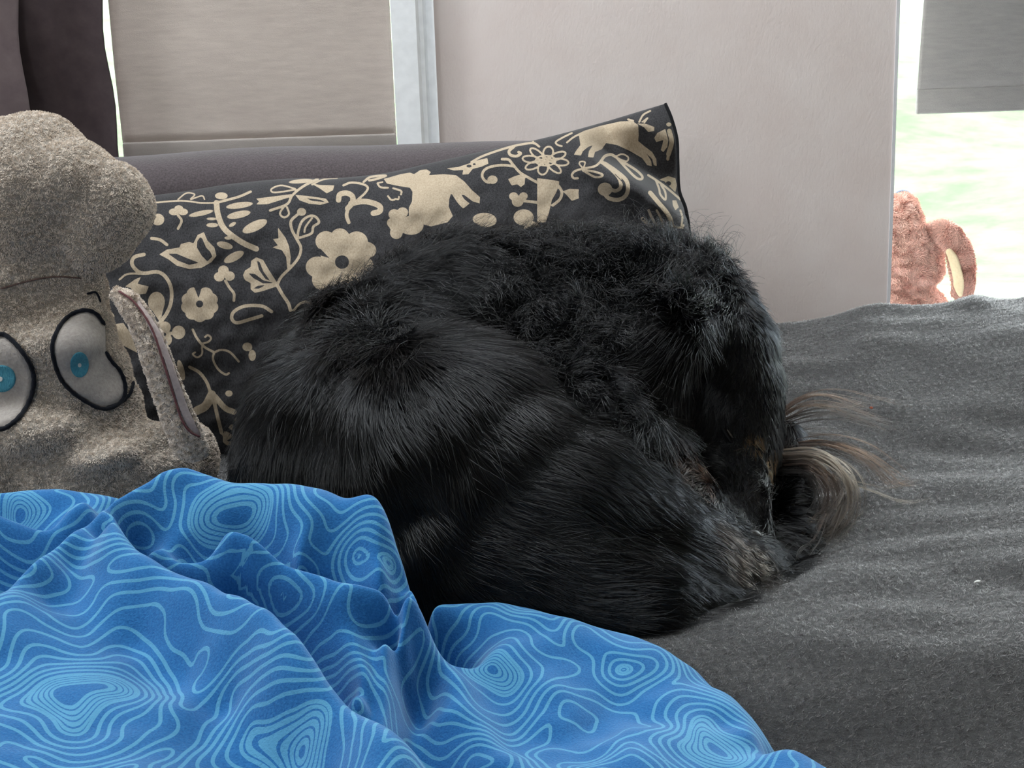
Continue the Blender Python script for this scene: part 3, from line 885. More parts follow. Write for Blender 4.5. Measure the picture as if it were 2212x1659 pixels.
pg((1790, 105), (1900, 92), (2000, 60), (2100, 25), (2180, 5), (2190, 60), (2120, 90), (2040, 110), (2000, 160), (1940, 165), (1950, 120), (1860, 125)); el(2005, 83, 24, 14, sign=-1); el(2055, 65, 14, 10, sign=-1)
st, pg, el = use(1040, 220, 4.608)
st(22, (-100, 600), (0, 545), (150, 490), (300, 445), (420, 420), (520, 410), (575, 445)); st(28, (320, 450), (275, 490), (290, 530), (350, 540), (390, 515), (370, 500)); st(18, (515, 395), (520, 415))
for k in range(8):
    t = math.radians(k * 45 + 10); cx, cy = 638 + 150 * math.cos(t), 585 + 82 * math.sin(t)
    e = np.linspace(0, 2 * math.pi, 14)
    u = np.array([math.cos(t) * 150, math.sin(t) * 82]); L = np.hypot(*u); u = u / L; v = np.array([-u[1], u[0]])
    rl = 82 if abs(u[0]) > .6 else 60; rs = 34 if abs(u[0]) > .6 else 48
    st(18, *[(cx + u[0] * rl * math.cos(a) + v[0] * rs * math.sin(a), cy + u[1] * rl * math.cos(a) + v[1] * rs * math.sin(a)) for a in e])
st(16, *[(640 + 100 * math.cos(a), 585 + 50 * math.sin(a)) for a in np.linspace(0, 2 * math.pi, 16)])
for k in range(4):
    t = math.radians(k * 45 + 20); st(12, (640 - 85 * math.cos(t), 585 - 42 * math.sin(t)), (640 + 85 * math.cos(t), 585 + 42 * math.sin(t)))
st(26, (205, 570), (270, 575), (310, 620), (380, 700), (460, 750), (550, 800)); st(26, (320, 640), (200, 630), (80, 650), (20, 690), (10, 750), (60, 800), (130, 790)); el(110, 775, 50, 42)
pg((265, 770), (330, 740), (400, 720), (435, 750), (430, 820), (390, 850), (360, 820), (300, 832))
pg((555, 760), (650, 770), (775, 790), (770, 830), (745, 900), (700, 980), (670, 1110), (640, 1200), (555, 1200)); st(28, (770, 840), (800, 900), (780, 970), (710, 1030))
pg((810, 890), (880, 865), (970, 870), (965, 910), (970, 960), (900, 985), (850, 930)); el(320, 940, 45, 40); el(418, 938, 42, 38); el(360, 990, 58, 55); st(28, (410, 985), (550, 1000))
el(420, 1150, 100, 80); el(50, 1180, 100, 70); el(500, 1250, 80, 60)
pg((970, 330), (1050, 280), (1180, 240), (1380, 195), (1500, 190), (1560, 230), (1565, 330), (1560, 390), (1620, 440), (1700, 500), (1740, 570), (1745, 640), (1715, 630), (1700, 570), (1640, 510), (1690, 590), (1695, 640), (1650, 630), (1600, 560), (1480, 490), (1350, 430), (1240, 410), (1200, 470), (1130, 500), (1115, 555), (1060, 550), (1070, 490), (1110, 430), (1060, 450), (1010, 490), (990, 535), (920, 525), (940, 490), (985, 430))
pg((1550, 215), (1640, 220), (1720, 250), (1720, 290), (1660, 300), (1620, 255)); st(20, (1460, 175), (1510, 190)); st(18, (1570, 200), (1610, 130), (1680, 90)); st(14, (1600, 200), (1655, 160), (1620, 210))
pg((1830, 270), (1750, 310), (1720, 360), (1740, 400), (1810, 380), (1800, 430), (1785, 480), (1810, 500), (1850, 450), (1860, 380)); st(46, (1870, 290), (1893, 400), (1862, 520)); st(30, (1862, 520), (1855, 570)); el(1865, 225, 25, 20)
pg((1765, 775), (1860, 740), (1930, 760), (1945, 830), (1930, 900), (1880, 850), (1820, 790)); el(1862, 812, 26, 22, sign=-1)
st(18, (900, 310), (800, 360), (740, 400), (760, 430), (800, 440)); st(18, (1040, 290), (920, 350), (850, 405))
st(28, (1190, 590), (1230, 540), (1290, 525), (1335, 548)); st(22, (1190, 590), (1130, 640), (1010, 665), (930, 690), (900, 730), (920, 760), (960, 760)); st(15, (1010, 660), (975, 620), (985, 595), (1030, 600), (1020, 650))
st(22, (1010, 680), (1100, 690), (1200, 720), (1190, 745), (1130, 748), (1060, 712), (1010, 682)); st(36, (1200, 600), (1300, 680), (1375, 770), (1385, 850), (1340, 885), (1290, 875)); st(40, (1230, 615), (1340, 690), (1440, 780), (1458, 870), (1430, 940), (1360, 975), (1270, 960), (1220, 910)); st(9, (1330, 720), (1410, 810), (1410, 890), (1350, 930), (1285, 910), sign=-1); el(1230, 870, 72, 66)
st(16, (1335, 545), (1400, 520), (1460, 550), (1450, 590), (1400, 580), (1340, 550)); st(24, (1350, 560), (1430, 610), (1540, 680), (1600, 740), (1590, 770), (1540, 755), (1460, 680), (1350, 560))
st(22, (1660, 730), (1740, 780), (1850, 860), (1980, 970)); st(20, (1740, 790), (1770, 870), (1780, 920), (1830, 975), (1830, 900), (1790, 830)); st(44, (1680, 905), (1760, 1000), (1850, 1110), (1890, 1200), (1885, 1300), (1880, 1370))
st(40, (1740, 1300), (1660, 1220), (1605, 1165)); st(26, (1780, 1290), (1700, 1160), (1665, 1080)); st(22, (1820, 1290), (1790, 1170), (1745, 1080)); el(1610, 1168, 12, 10, sign=-1)
st(24, (1890, 1235), (1990, 1255), (2010, 1230)); st(20, (1990, 1240), (2000, 1150), (1980, 1080)); pg((1900, 980), (1940, 980), (1965, 1050), (1930, 1080), (1905, 1030)); pg((1960, 1320), (2020, 1400), (2050, 1470), (2000, 1440), (1960, 1390))

def print_sdf(px, py):
    """> 0 inside the tan motifs (pixels)"""
    D = np.full(px.shape, -6.0)
    def poly_sd(X, Y, pts):
        n = len(pts); d = np.full(X.shape, 1e9); ins = np.zeros(X.shape, bool)
        for i in range(n):
            x0, y0 = pts[i]; x1, y1 = pts[(i + 1) % n]
            dx, dy = x1 - x0, y1 - y0
            t = np.clip(((X - x0) * dx + (Y - y0) * dy) / (dx * dx + dy * dy + 1e-9), 0, 1)
            d = np.minimum(d, np.hypot(X - x0 - t * dx, Y - y0 - t * dy))
            c = ((y0 > Y) != (y1 > Y)) & (X < (x1 - x0) * (Y - y0) / (y1 - y0 + 1e-12) + x0)
            ins ^= c
        return np.where(ins, d, -d)
    for kind, q, w, sign in PR:
        if kind == 'e': bb = (q[0] - max(q[2], q[3]), q[0] + max(q[2], q[3]), q[1] - max(q[2], q[3]), q[1] + max(q[2], q[3]))
        else:
            a = np.array(q); bb = (a[:, 0].min() - w, a[:, 0].max() + w, a[:, 1].min() - w, a[:, 1].max() + w)
        m = (px > bb[0] - 6) & (px < bb[1] + 6) & (py > bb[2] - 6) & (py < bb[3] + 6)
        if not m.any(): continue
        X, Y = px[m], py[m]
        if kind == 's':
            d = np.full(X.shape, 1e9)
            for (x0, y0), (x1, y1) in zip(q[:-1], q[1:]):
                dx, dy = x1 - x0, y1 - y0
                t = np.clip(((X - x0) * dx + (Y - y0) * dy) / (dx * dx + dy * dy + 1e-9), 0, 1)
                d = np.minimum(d, np.hypot(X - x0 - t * dx, Y - y0 - t * dy))
            s = w - d
        elif kind == 'p': s = poly_sd(X, Y, q)
        else:
            cx, cy, rx, ry, an = q
            u = (X - cx) * math.cos(an) + (Y - cy) * math.sin(an); v = -(X - cx) * math.sin(an) + (Y - cy) * math.cos(an)
            k = np.sqrt((u / rx) ** 2 + (v / ry) ** 2)
            s = (1 - k) * min(rx, ry)
        s = np.clip(s, -6, 6)
        D[m] = np.maximum(D[m], s) if sign > 0 else np.minimum(D[m], -s)
    return D

top = catmull([(120, 450), (230, 440), (300, 426), (400, 413), (500, 397), (620, 386), (720, 385), (830, 374), (930, 352), (1050, 325), (1180, 297), (1300, 265), (1390, 238), (1437, 224)], 400)
rightc = np.array([(1437, 224), (1450, 255), (1462, 300), (1464, 350), (1467, 410), (1481, 450), (1489, 500), (1494, 560), (1500, 640), (1500, 760), (1480, 900), (1440, 1000)], float)
leftc = np.array([(120, 450), (100, 560), (90, 700), (100, 850), (130, 985)], float)
botc = np.array([(130, 985), (400, 1000), (800, 1005), (1200, 1005), (1440, 1000)], float)
nu, nv = 640, 330
u = np.linspace(0, 1, nu); v = np.linspace(0, 1, nv)
T_ = top[np.clip((u * 399).round().astype(int), 0, 399)]
T_ = np.stack([np.interp(u, np.linspace(0, 1, 400), top[:, k]) for k in range(2)], 1)
B_ = catmull(botc, nu); Lc = catmull(leftc, nv); Rc_ = catmull(rightc, nv)
U, Vv = np.meshgrid(u, v)
# Coons patch between the four edges
PX = ((1 - Vv) * T_[None, :, 0] + Vv * B_[None, :, 0] + (1 - U) * Lc[:, None, 0] + U * Rc_[:, None, 0]
      - ((1 - U) * (1 - Vv) * T_[0, 0] + U * (1 - Vv) * T_[-1, 0] + (1 - U) * Vv * B_[0, 0] + U * Vv * B_[-1, 0]))
PY = ((1 - Vv) * T_[None, :, 1] + Vv * B_[None, :, 1] + (1 - U) * Lc[:, None, 1] + U * Rc_[:, None, 1]
      - ((1 - U) * (1 - Vv) * T_[0, 1] + U * (1 - Vv) * T_[-1, 1] + (1 - U) * Vv * B_[0, 1] + U * Vv * B_[-1, 1]))
mid = 1.765 - .10 * Vv                                   # leans back on the backrest
pf = (np.clip(4 * U * (1 - U), 0, 1) ** .32) * (np.clip(4 * Vv * (1 - Vv), 0, 1) ** .42)
pf *= 1 - .55 * smooth(.86, 1.0, U) * smooth(.4, .0, Vv)   # slack corner
Yf = mid - .085 * pf
Yb = mid + .050 * pf
# crease: the pulled corner lies behind the bulging body
cr_pts = np.array([(1180, 250), (1290, 345), (1370, 385), (1430, 425), (1475, 470), (1510, 540)], float)
ccv = catmull(cr_pts, 60)
dmin = np.full(PX.shape, 1e9); sgn = np.zeros(PX.shape)
for (x0, y0), (x1, y1) in zip(ccv[:-1], ccv[1:]):
    dx, dy = x1 - x0, y1 - y0
    t = np.clip(((PX - x0) * dx + (PY - y0) * dy) / (dx * dx + dy * dy), 0, 1)
    d = np.hypot(PX - x0 - t * dx, PY - y0 - t * dy)
    s = -((PX - x0) * dy - (PY - y0) * dx)
    m = d < dmin
    dmin[m] = d[m]; sgn[m] = np.sign(s[m])
dc = dmin * sgn * -1.0                                     # > 0 on the corner side
wgt = smooth(1230, 1330, PX) * smooth(560, 430, PY)
Yf += wgt * (.075 * smooth(-10, 30, dc) - .028 * np.exp(-((dc + 24) / 24) ** 2) - .045 * smooth(45, 120, dc))
Yb = np.maximum(Yb, Yf + .010 * np.clip(pf * 6, 0, 1))
pn = np.stack([PX.ravel() / 900, PY.ravel() / 900, 0 * PX.ravel()], 1)
Yf += (.0022 * Noise(6, 12, 61)(pn) + .001 * Noise(16, 12, 62)(pn)).reshape(PX.shape) * np.clip(pf * 1.5, 0, 1)
def lift(PXa, PYa, Ya):
    d = FWD[None] + RGT[None] * ((PXa.ravel() - W / 2) / F)[:, None] - UPV[None] * ((PYa.ravel() - H / 2) / F)[:, None]
    return C0 + d * (Ya.ravel() / d[:, 1])[:, None]
Vf = lift(PX, PY, Yf)
sd = print_sdf(PX.ravel(), PY.ravel())
# the print goes on where dog and toy cover it
fx, fy = PX.ravel(), PY.ravel()
low = fy > np.interp(fx, [430, 480, 600, 740, 820, 950, 1500], [970, 940, 790, 700, 650, 590, 620])
sd = np.where(low, print_sdf(np.where(fx > 800, fx - 430, fx + 60), fy - np.where(fx > 800, 40, 330)), sd)
sd = np.where(fx < 236, print_sdf(fx + 420, fy + 20), sd)
cs = 4
Vb = lift(PX[::cs, ::cs], PY[::cs, ::cs], Yb[::cs, ::cs])
Vf[:, 2] = np.maximum(Vf[:, 2], throw_z(Vf[:, 0], Vf[:, 1]) + .001)
Vb[:, 2] = np.maximum(Vb[:, 2], throw_z(Vb[:, 0], Vb[:, 1]) + .001)
m_cush, nt, b = mat_new('charcoal linen with tan print')
a = nt.nodes.new('ShaderNodeAttribute'); a.attribute_name = 'print'
gn = noise_node(nt, 700.0, 3.0, .6, (1, 1, .5)); gl_ = noise_node(nt, 9.0, 3.0)
mr = nt.nodes.new('ShaderNodeMapRange'); mr.inputs[1].default_value = -.35; mr.inputs[2].default_value = .35
nt.links.new(a.outputs['Fac'], mr.inputs[0])
dark = ramp(nt, gn.outputs['Fac'], [(.3, lin(44, 43, 44)), (.7, lin(74, 73, 75))])
tan_ = ramp(nt, gn.outputs['Fac'], [(.25, lin(158, 141, 119)), (.75, lin(194, 178, 156))])
mxc = nt.nodes.new('ShaderNodeMix'); mxc.data_type = 'RGBA'
nt.links.new(mr.outputs[0], mxc.inputs[0]); nt.links.new(dark.outputs['Color'], mxc.inputs[6]); nt.links.new(tan_.outputs['Color'], mxc.inputs[7])
nt.links.new(mxc.outputs[2], b.inputs['Base Color'])
b.inputs['Roughness'].default_value = .95; b.inputs['Specular IOR Level'].default_value = .05
b.inputs['Sheen Weight'].default_value = .25; b.inputs['Sheen Roughness'].default_value = .3
bump(nt, b, gn.outputs['Fac'], .4, .0008)
cush = empty('cushion', (P(800, 900, 1.66)[0], 1.66, SEAT + .005))
tag(cush, 'charcoal cushion with tan flower and animal print leaning on the sofa backrest behind the dog', 'cushion')
of = mesh_np('cushion_front', Vf, grid_faces(nv, nu), m_cush, cush); attr(of, 'print', sd)
nb = PX[::cs, ::cs].shape
ob = mesh_np('cushion_back', Vb, grid_faces(nb[0], nb[1])[:, ::-1].copy(), m_cush, cush)
# the back carries the same cloth, printed with the motifs shifted
bx_, by_ = PX[::cs, ::cs].ravel(), PY[::cs, ::cs].ravel()
attr(ob, 'print', print_sdf(1600 - bx_, by_))
m_pipe = cloth_mat('black seam', lin(20, 20, 22), lin(34, 34, 36), 300, .3, .001, .1)
rim = lift(Rc_[:, 0], Rc_[:, 1], np.interp(v, [0, 1], [1.765, 1.665]))
tube('seam', rim[: int(nv * .95): 4], .0022, m_pipe, cush, 8)
# ================================================================== the dog, curled up
dog = empty('dog', (P(1050, 1200, 1.3)[0], 1.3, SEAT)); tag(dog, 'long haired black dog with tan brow spots sleeping curled up on the grey throw', 'dog')
B = []
B += chain([(800, 1010, 1.31, .132), (940, 1020, 1.26, .130), (1150, 1135, 1.21, .108), (1350, 1222, 1.19, .083), (1520, 1275, 1.20, .060), (1620, 1275, 1.235, .042)])
B += chain([(800, 1010, 1.31, .132), (850, 825, 1.42, .106), (1000, 725, 1.49, .096), (1200, 710, 1.51, .096), (1370, 710, 1.47, .090), (1500, 740, 1.41, .076)])
B += chain([(840, 1150, 1.235, .10), (1000, 1190, 1.20, .10), (1180, 1235, 1.165, .085), (1350, 1305, 1.135, .066), (1480, 1330, 1.15, .05)])   # low flank
B += chain([(1220, 880, 1.36, .085), (1330, 880, 1.34, .075)])                                         # chest in the curl
B += chain([(1255, 905, 1.275, .050), (1390, 985, 1.265, .040), (1500, 1110, 1.25, .033), (1590, 1190, 1.24, .028), (1640, 1215, 1.24, .022)])   # foreleg and paw
B += chain([(1545, 760, 1.385, .062), (1572, 830, 1.37, .056), (1592, 900, 1.355, .047), (1600, 965, 1.335, .040)])     # skull and brow
B += chain([(1600, 985, 1.325, .034), (1606, 1045, 1.30, .027), (1617, 1100, 1.275, .021), (1625, 1140, 1.26, .017)])  # muzzle
B += chain([(1490, 900, 1.37, .055), (1520, 975, 1.345, .042), (1565, 1050, 1.305, .024)])            # cheek and jaw
B += chain([(1640, 945, 1.35, .022), (1655, 985, 1.335, .016)])                                         # far brow
B += chain([(1525, 680, 1.355, .020), (1470, 720, 1.325, .024), (1420, 800, 1.31, .026), (1400, 880, 1.305, .020)])     # ear flap
B += chain([(1650, 1275, 1.235, .030), (1690, 1170, 1.29, .022), (1712, 1040, 1.36, .018), (1700, 930, 1.41, .014)])   # tail
Vd, Fd = blobs_to_mesh('dog', B, .0065, 10)
tzd = throw_z(Vd[:, 0], Vd[:, 1]) + .001
Vd[:, 2] = np.maximum(Vd[:, 2], tzd)
m_skin = plain('black dog skin', (.006, .006, .007, 1), .7, .2)
dskin = Skin(Vd, Fd)
mesh_np('body', Vd, Fd, m_skin, dog)

# fur: combed by guides set on the coat (x, y, combing direction, length, lift, curl)
G = [(490, 900, -.1, 1, .022, .12, 0), (520, 850, -.2, 1, .028, .15, .05), (590, 770, -.6, .7, .035, .35, .15), (600, 700, -.7, .4, .035, .5, .3), (700, 720, .1, 1, .034, .2, .1), (850, 760, .4, .9, .038, .18, .15),
     (1000, 850, .55, .8, .042, .18, .15), (1150, 900, .9, .5, .05, .18, .1), (1250, 1000, 1, .4, .045, .15, .1), (650, 1000, .1, 1, .028, .1, 0), (900, 1050, .6, .8, .032, .1, 0), (750, 850, .05, 1, .032, .12, .05),
     (1100, 1150, 1, .3, .032, .1, 0), (1300, 1250, 1, .12, .03, .1, 0), (1100, 1330, 1, .1, .03, .1, 0), (1500, 1330, 1, -.1, .026, .12, .05), (1600, 1290, .9, -.2, .026, .2, .1), (1050, 770, .9, .45, .06, .25, .05), (930, 700, 1, .3, .06, .3, .05),
     (880, 1180, .6, .8, .03, .1, 0), (1000, 1240, .9, .4, .03, .1, 0), (1350, 1100, 1, .35, .034, .18, .15), (1450, 1180, .9, .2, .034, .2, .15),
     (740, 660, .5, .6, .05, .4, .2), (830, 580, .2, -.8, .045, .55, .4), (780, 610, -.3, -.6, .04, .55, .3), (850, 670, .75, .55, .06, .3, .1), (950, 530, .3, -.3, .045, .6, .6), (960, 620, .9, .35, .06, .3, .2), (1080, 500, .7, -.1, .055, .7, 1), (1100, 600, .7, .6, .05, .4, .6),
     (1200, 490, .2, -.6, .05, .75, 1.1), (1300, 490, .3, -.6, .052, .8, 1.2), (1400, 530, .4, -.5, .05, .8, 1.2), (1480, 580, .4, -.4, .04, .7, 1), (1200, 620, .3, .9, .045, .5, .9), (1250, 720, .3, .9, .045, .4, .8), (1350, 650, -.5, .6, .05, .4, .7), (1100, 720, .8, .6, .055, .35, .4),
     (1450, 690, -.9, .25, .055, .35, .3), (1540, 650, -.85, .3, .036, .35, .4), (1600, 660, .0, .8, .02, .3, .3), (1580, 625, .1, .9, .02, .35, .3), (1630, 655, .3, .9, .016, .3, .15), (1620, 710, .1, 1, .014, .2, .05), (1565, 725, -.5, .8, .018, .2, .1), (1650, 740, .2, 1, .014, .25, .05), (1670, 850, .05, 1, .012, .2, .05), (1620, 850, 0, 1, .011, .15, 0), (1530, 800, -.3, 1, .018, .2, .1), (1510, 880, -.3, 1, .016, .2, .05), (1640, 950, 0, .9, .009, .15, 0), (1665, 990, .2, .9, .009, .25, 0), (1600, 760, .1, 1, .014, .2, .05), (1660, 800, .12, 1, .016, .22, .1), (1685, 900, .0, 1, .012, .2, 0), (1550, 850, -.2, 1, .013, .15, 0), (1600, 900, -.1, .9, .011, .12, 0),
     (1600, 1000, 0, -1, .008, .1, 0), (1615, 1100, 0, -1, .006, .1, 0), (1480, 980, -.6, .5, .02, .25, .1), (1540, 1010, -.6, -.2, .012, .2, 0), (1420, 780, -.85, .45, .055, .22, .2), (1380, 870, -.7, .7, .055, .22, .25), (1500, 720, -.8, .5, .05, .3, .3),
     (1270, 870, .6, .6, .042, .35, .5), (1330, 900, .7, .5, .042, .35, .5), (1400, 990, .6, .8, .035, .3, .35), (1500, 1110, .6, .8, .028, .3, .3), (1590, 1190, .5, .9, .024, .35, .4), (1640, 1210, .6, .4, .024, .4, .5), (1690, 1150, .5, .6, .03, .4, .3)]
g3 = np.array([dskin.hit(g[0], g[1])[0] for g in G])
gd = np.array([g[2:4] for g in G], float); gd /= np.linalg.norm(gd, axis=1)[:, None]
gw = gd[:, :1] * RGT[None] - gd[:, 1:] * UPV[None]
gl3 = np.array([g[4:] for g in G], float)
def comb(pos):
    d2 = ((pos[:, None] - g3[None]) ** 2).sum(2) + 4e-5
    w = d2 ** -1.6
    w /= w.sum(1)[:, None]
    return w @ gw, w @ gl3
def strands(skin, N, m, combf, seed, lscale=1.0, liftadd=0.0, curlscale=1.0, clump=.0095, clump_k=.88, jit=.16):
    r = np.random.default_rng(seed)
    pos, nor = skin.sample(N)
    fl = np.empty((N, 3)); par = np.empty((N, 3))
    for i in range(0, N, 20000):
        a, b_ = combf(pos[i:i + 20000]); fl[i:i + 20000] = a; par[i:i + 20000] = b_
    nx_, ny_, nz_ = Noise(16, 12, seed + 1), Noise(16, 12, seed + 2), Noise(16, 12, seed + 3)
    fl = fl + .13 * np.stack([nx_(pos), ny_(pos), nz_(pos)], 1) * (1 + 1.6 * par[:, 2:3]) + r.normal(0, jit, (N, 3)) * .6
    L = par[:, 0] * lscale * r.uniform(.65, 1.2, N)
    lift_ = par[:, 1] + liftadd + r.normal(0, .05, N)
    curl = par[:, 2] * curlscale
    T = fl - (fl * nor).sum(1)[:, None] * nor
    T /= np.linalg.norm(T, axis=1)[:, None] + 1e-9
    S = np.cross(nor, T)
    t = np.linspace(0, 1, m)
    # clump centres: coarse cells of the coat
    key = np.floor((pos + .004 * np.stack([nx_(pos * 2), ny_(pos * 2), nz_(pos * 2)], 1)) / clump).astype(np.int64)
    h = key[:, 0] * 73856093 ^ key[:, 1] * 19349663 ^ key[:, 2] * 83492791
    uq, inv = np.unique(h, return_inverse=True)
    cnt = np.bincount(inv).astype(float)
    cm = np.stack([np.bincount(inv, pos[:, k]) / cnt for k in range(3)], 1)
    cph = r.uniform(0, 2 * math.pi, len(uq)); cfreq = r.uniform(.7, 1.5, len(uq)); csgn = r.choice([-1, 1], len(uq))
    offs = cm[inv] - pos
    offs -= (offs * nor).sum(1)[:, None] * nor
    pts = np.empty((N, m, 3))
    for j, s in enumerate(t):
        up = np.sin(np.clip(lift_, 0, 1.4)) * s * (1 - .42 * s) + .03 * s
        al = np.cos(np.clip(lift_, 0, 1.4)) * s
        ph = cph[inv] + csgn[inv] * cfreq[inv] * s * 5.2 * (0.4 + curl)
        amp = curl * .30 * L * s
        p = pos + L[:, None] * (al[:, None] * T + up[:, None] * nor)
        p = p + (amp * np.sin(ph))[:, None] * S + (amp * (1 - np.cos(ph)) * .8)[:, None] * nor
        p = p + offs * (clump_k * s ** 1.3)
        p[:, 2] -= .10 * L * s * s
        pts[:, j] = p
    return pos, nor, pts, L, np.random.default_rng(seed + 9).lognormal(0, .55, len(uq))[inv]
m_fur = hair_mat('black dog fur', .10, .25, ior=1.40)
def shade_fur(pos, seed):
    r = np.random.default_rng(seed)
    N = len(pos)
    base = np.array([.0012, .0013, .0016])[None] * np.clip(r.normal(1, .3, N), .4, 2.2)[:, None]
    def spot(px, py, rad, col, amt):
        c = dskin.hit(px, py)[0]
        w = np.clip(1 - np.linalg.norm(pos - c, axis=1) / rad, 0, 1) ** .7 * amt
        w = w * (r.random(N) < .85)
        base[:] = base * (1 - w[:, None]) + np.array(col)[None] * w[:, None]
    tanc = (.42, .17, .05)
    spot(1630, 955, .012, tanc, .95); spot(1670, 1004, .016, tanc, 1.0); spot(1475, 985, .032, (.03, .012, .005), .4); spot(1530, 1030, .022, (.03, .012, .005), .4)
    spot(1555, 1165, .035, (.014, .010, .0078), .75); spot(1610, 1215, .03, (.018, .0135, .0098), .7); spot(1640, 1075, .02, (.012, .009, .007), .4)
    return base
pos, nor, pts, L, cv = strands(dskin, 230000, 7, comb, 101)
pts[:, :, 2] = np.maximum(pts[:, :, 2], throw_z(pts[:, :, 0].ravel(), pts[:, :, 1].ravel()).reshape(pts.shape[:2]) + .001)
rr = np.array([.00030, .00030, .00028, .00025, .00020, .00013, .00005])[None] * (.75 + .45 * np.clip(L / .04, .3, 1.3))[:, None]
fur = hair_object('fur', pts, rr, m_fur, dog, shade_fur(pos, 5) * np.clip(cv, .35, 3.0)[:, None]); fur['kind'] = 'stuff'
# loose top hairs
pos, nor, pts, L, cv = strands(dskin, 14000, 12, comb, 202, 1.3, .18, 1.3, .012, .5, .3)
pts[:, :, 2] = np.maximum(pts[:, :, 2], throw_z(pts[:, :, 0].ravel(), pts[:, :, 1].ravel()).reshape(pts.shape[:2]) + .001)
rr = np.linspace(.00022, .00006, 12)[None] * np.ones((len(pos), 1))
fly = hair_object('guard_hair', pts, rr, m_fur, dog, shade_fur(pos, 6) * 1.3); fly['kind'] = 'stuff'

# tail feathering: long brown locks fanned over the throw
m_tail = hair_mat('brown tail hair', .35, .5)
def locks(bundles, seed):
    r = np.random.default_rng(seed); out = []; tint = []
    for pts_, Ys, n, spread, col in bundles:
        q = np.array([P(a, b_, y) for (a, b_), y in zip(pts_, np.interp(np.linspace(0, 1, len(pts_)), np.linspace(0, 1, len(Ys)), Ys))])
        for g_ in range(int(n * .8)):
            k = q.copy()
            if g_ % 6 == 0:
                oL = r.normal(0, 1.25, 3) * np.array([1, 1, .8]); o2L = r.normal(0, 1.2, 3); tL = r.uniform(.5, 1.8)
            o = oL + r.normal(0, .13, 3); o2 = o2L + r.normal(0, .3, 3)
            for i in range(len(k)):
                s = i / (len(k) - 1)
                k[i] += o * spread * 1.6 * (.35 + .65 * s) + o2 * spread * 1.5 * s * s
            end = r.uniform(.78, 1.0)
            c = catmull(k, 40)[: max(6, int(40 * end))]
            c = np.stack([np.interp(np.linspace(0, 1, 16), np.linspace(0, 1, len(c)), c[:, d]) for d in range(3)], 1)
            out.append(c); tint.append(np.array(col) * tL * r.uniform(.8, 1.2))
    out = np.array(out)
    out[:, :, 2] = np.maximum(out[:, :, 2], throw_z(out[:, :, 0].ravel(), out[:, :, 1].ravel()).reshape(out.shape[:2]) + .002)
    return out, np.array(tint)
br, dk, gy = (.010, .0052, .0032), (.004, .003, .0026), (.018, .0125, .0085)
TL = [([(1685, 900), (1740, 866), (1800, 862), (1870, 885), (1945, 912)], (1.40, 1.42, 1.46, 1.52), 90, .0045, br),
      ([(1685, 915), (1740, 895), (1800, 890), (1870, 900), (1930, 915)], (1.40, 1.42, 1.46, 1.52), 70, .0045, dk),
      ([(1690, 885), (1760, 875), (1830, 878), (1885, 862)], (1.41, 1.43, 1.46, 1.5), 10, .003, gy),
      ([(1690, 945), (1750, 930), (1820, 940), (1885, 975)], (1.40, 1.42, 1.45, 1.48), 50, .004, dk),
      ([(1690, 965), (1780, 955), (1860, 980), (1920, 1030), (1965, 1080)], (1.38, 1.39, 1.41, 1.42), 110, .0042, br),
      ([(1690, 975), (1780, 975), (1850, 1005), (1895, 1050)], (1.38, 1.38, 1.39, 1.40), 90, .005, dk),
      ([(1685, 985), (1760, 985), (1815, 1020), (1832, 1080), (1800, 1140), (1745, 1185), (1690, 1225)], (1.36, 1.35, 1.33, 1.30, 1.28), 170, .0050, gy),
      ([(1685, 1005), (1750, 1005), (1795, 1050), (1795, 1105), (1750, 1160), (1695, 1210)], (1.36, 1.35, 1.33, 1.30, 1.28), 150, .005, br),
      ([(1685, 1020), (1740, 1025), (1765, 1065), (1750, 1115), (1710, 1165), (1670, 1205)], (1.35, 1.34, 1.32, 1.29, 1.27), 110, .0045, dk),
      ([(1700, 990), (1790, 995), (1845, 1040), (1848, 1110), (1815, 1165), (1780, 1195)], (1.37, 1.36, 1.34, 1.31, 1.29), 45, .005, gy),
      ([(1780, 1030), (1870, 1062), (1950, 1085), (2020, 1070)], (1.36, 1.36, 1.36, 1.38), 12, .005, gy),
      ([(1770, 1120), (1740, 1170), (1700, 1200), (1670, 1240)], (1.29, 1.27, 1.25, 1.235), 90, .006, br),
      ([(1820, 1090), (1800, 1140), (1770, 1185), (1745, 1200)], (1.31, 1.29, 1.28, 1.27), 30, .006, gy),
      ([(1640, 1260), (1690, 1240), (1730, 1230), (1790, 1210)], (1.24, 1.24, 1.245, 1.26), 35, .005, dk)]
o_, tt = locks(TL, 9)
tail = hair_object('tail_feathers', o_, np.linspace(.00017, .00006, 16), m_tail, dog, tt); tail['kind'] = 'stuff'; tail['label'] = 'brown tail hairs fanned out on the throw'
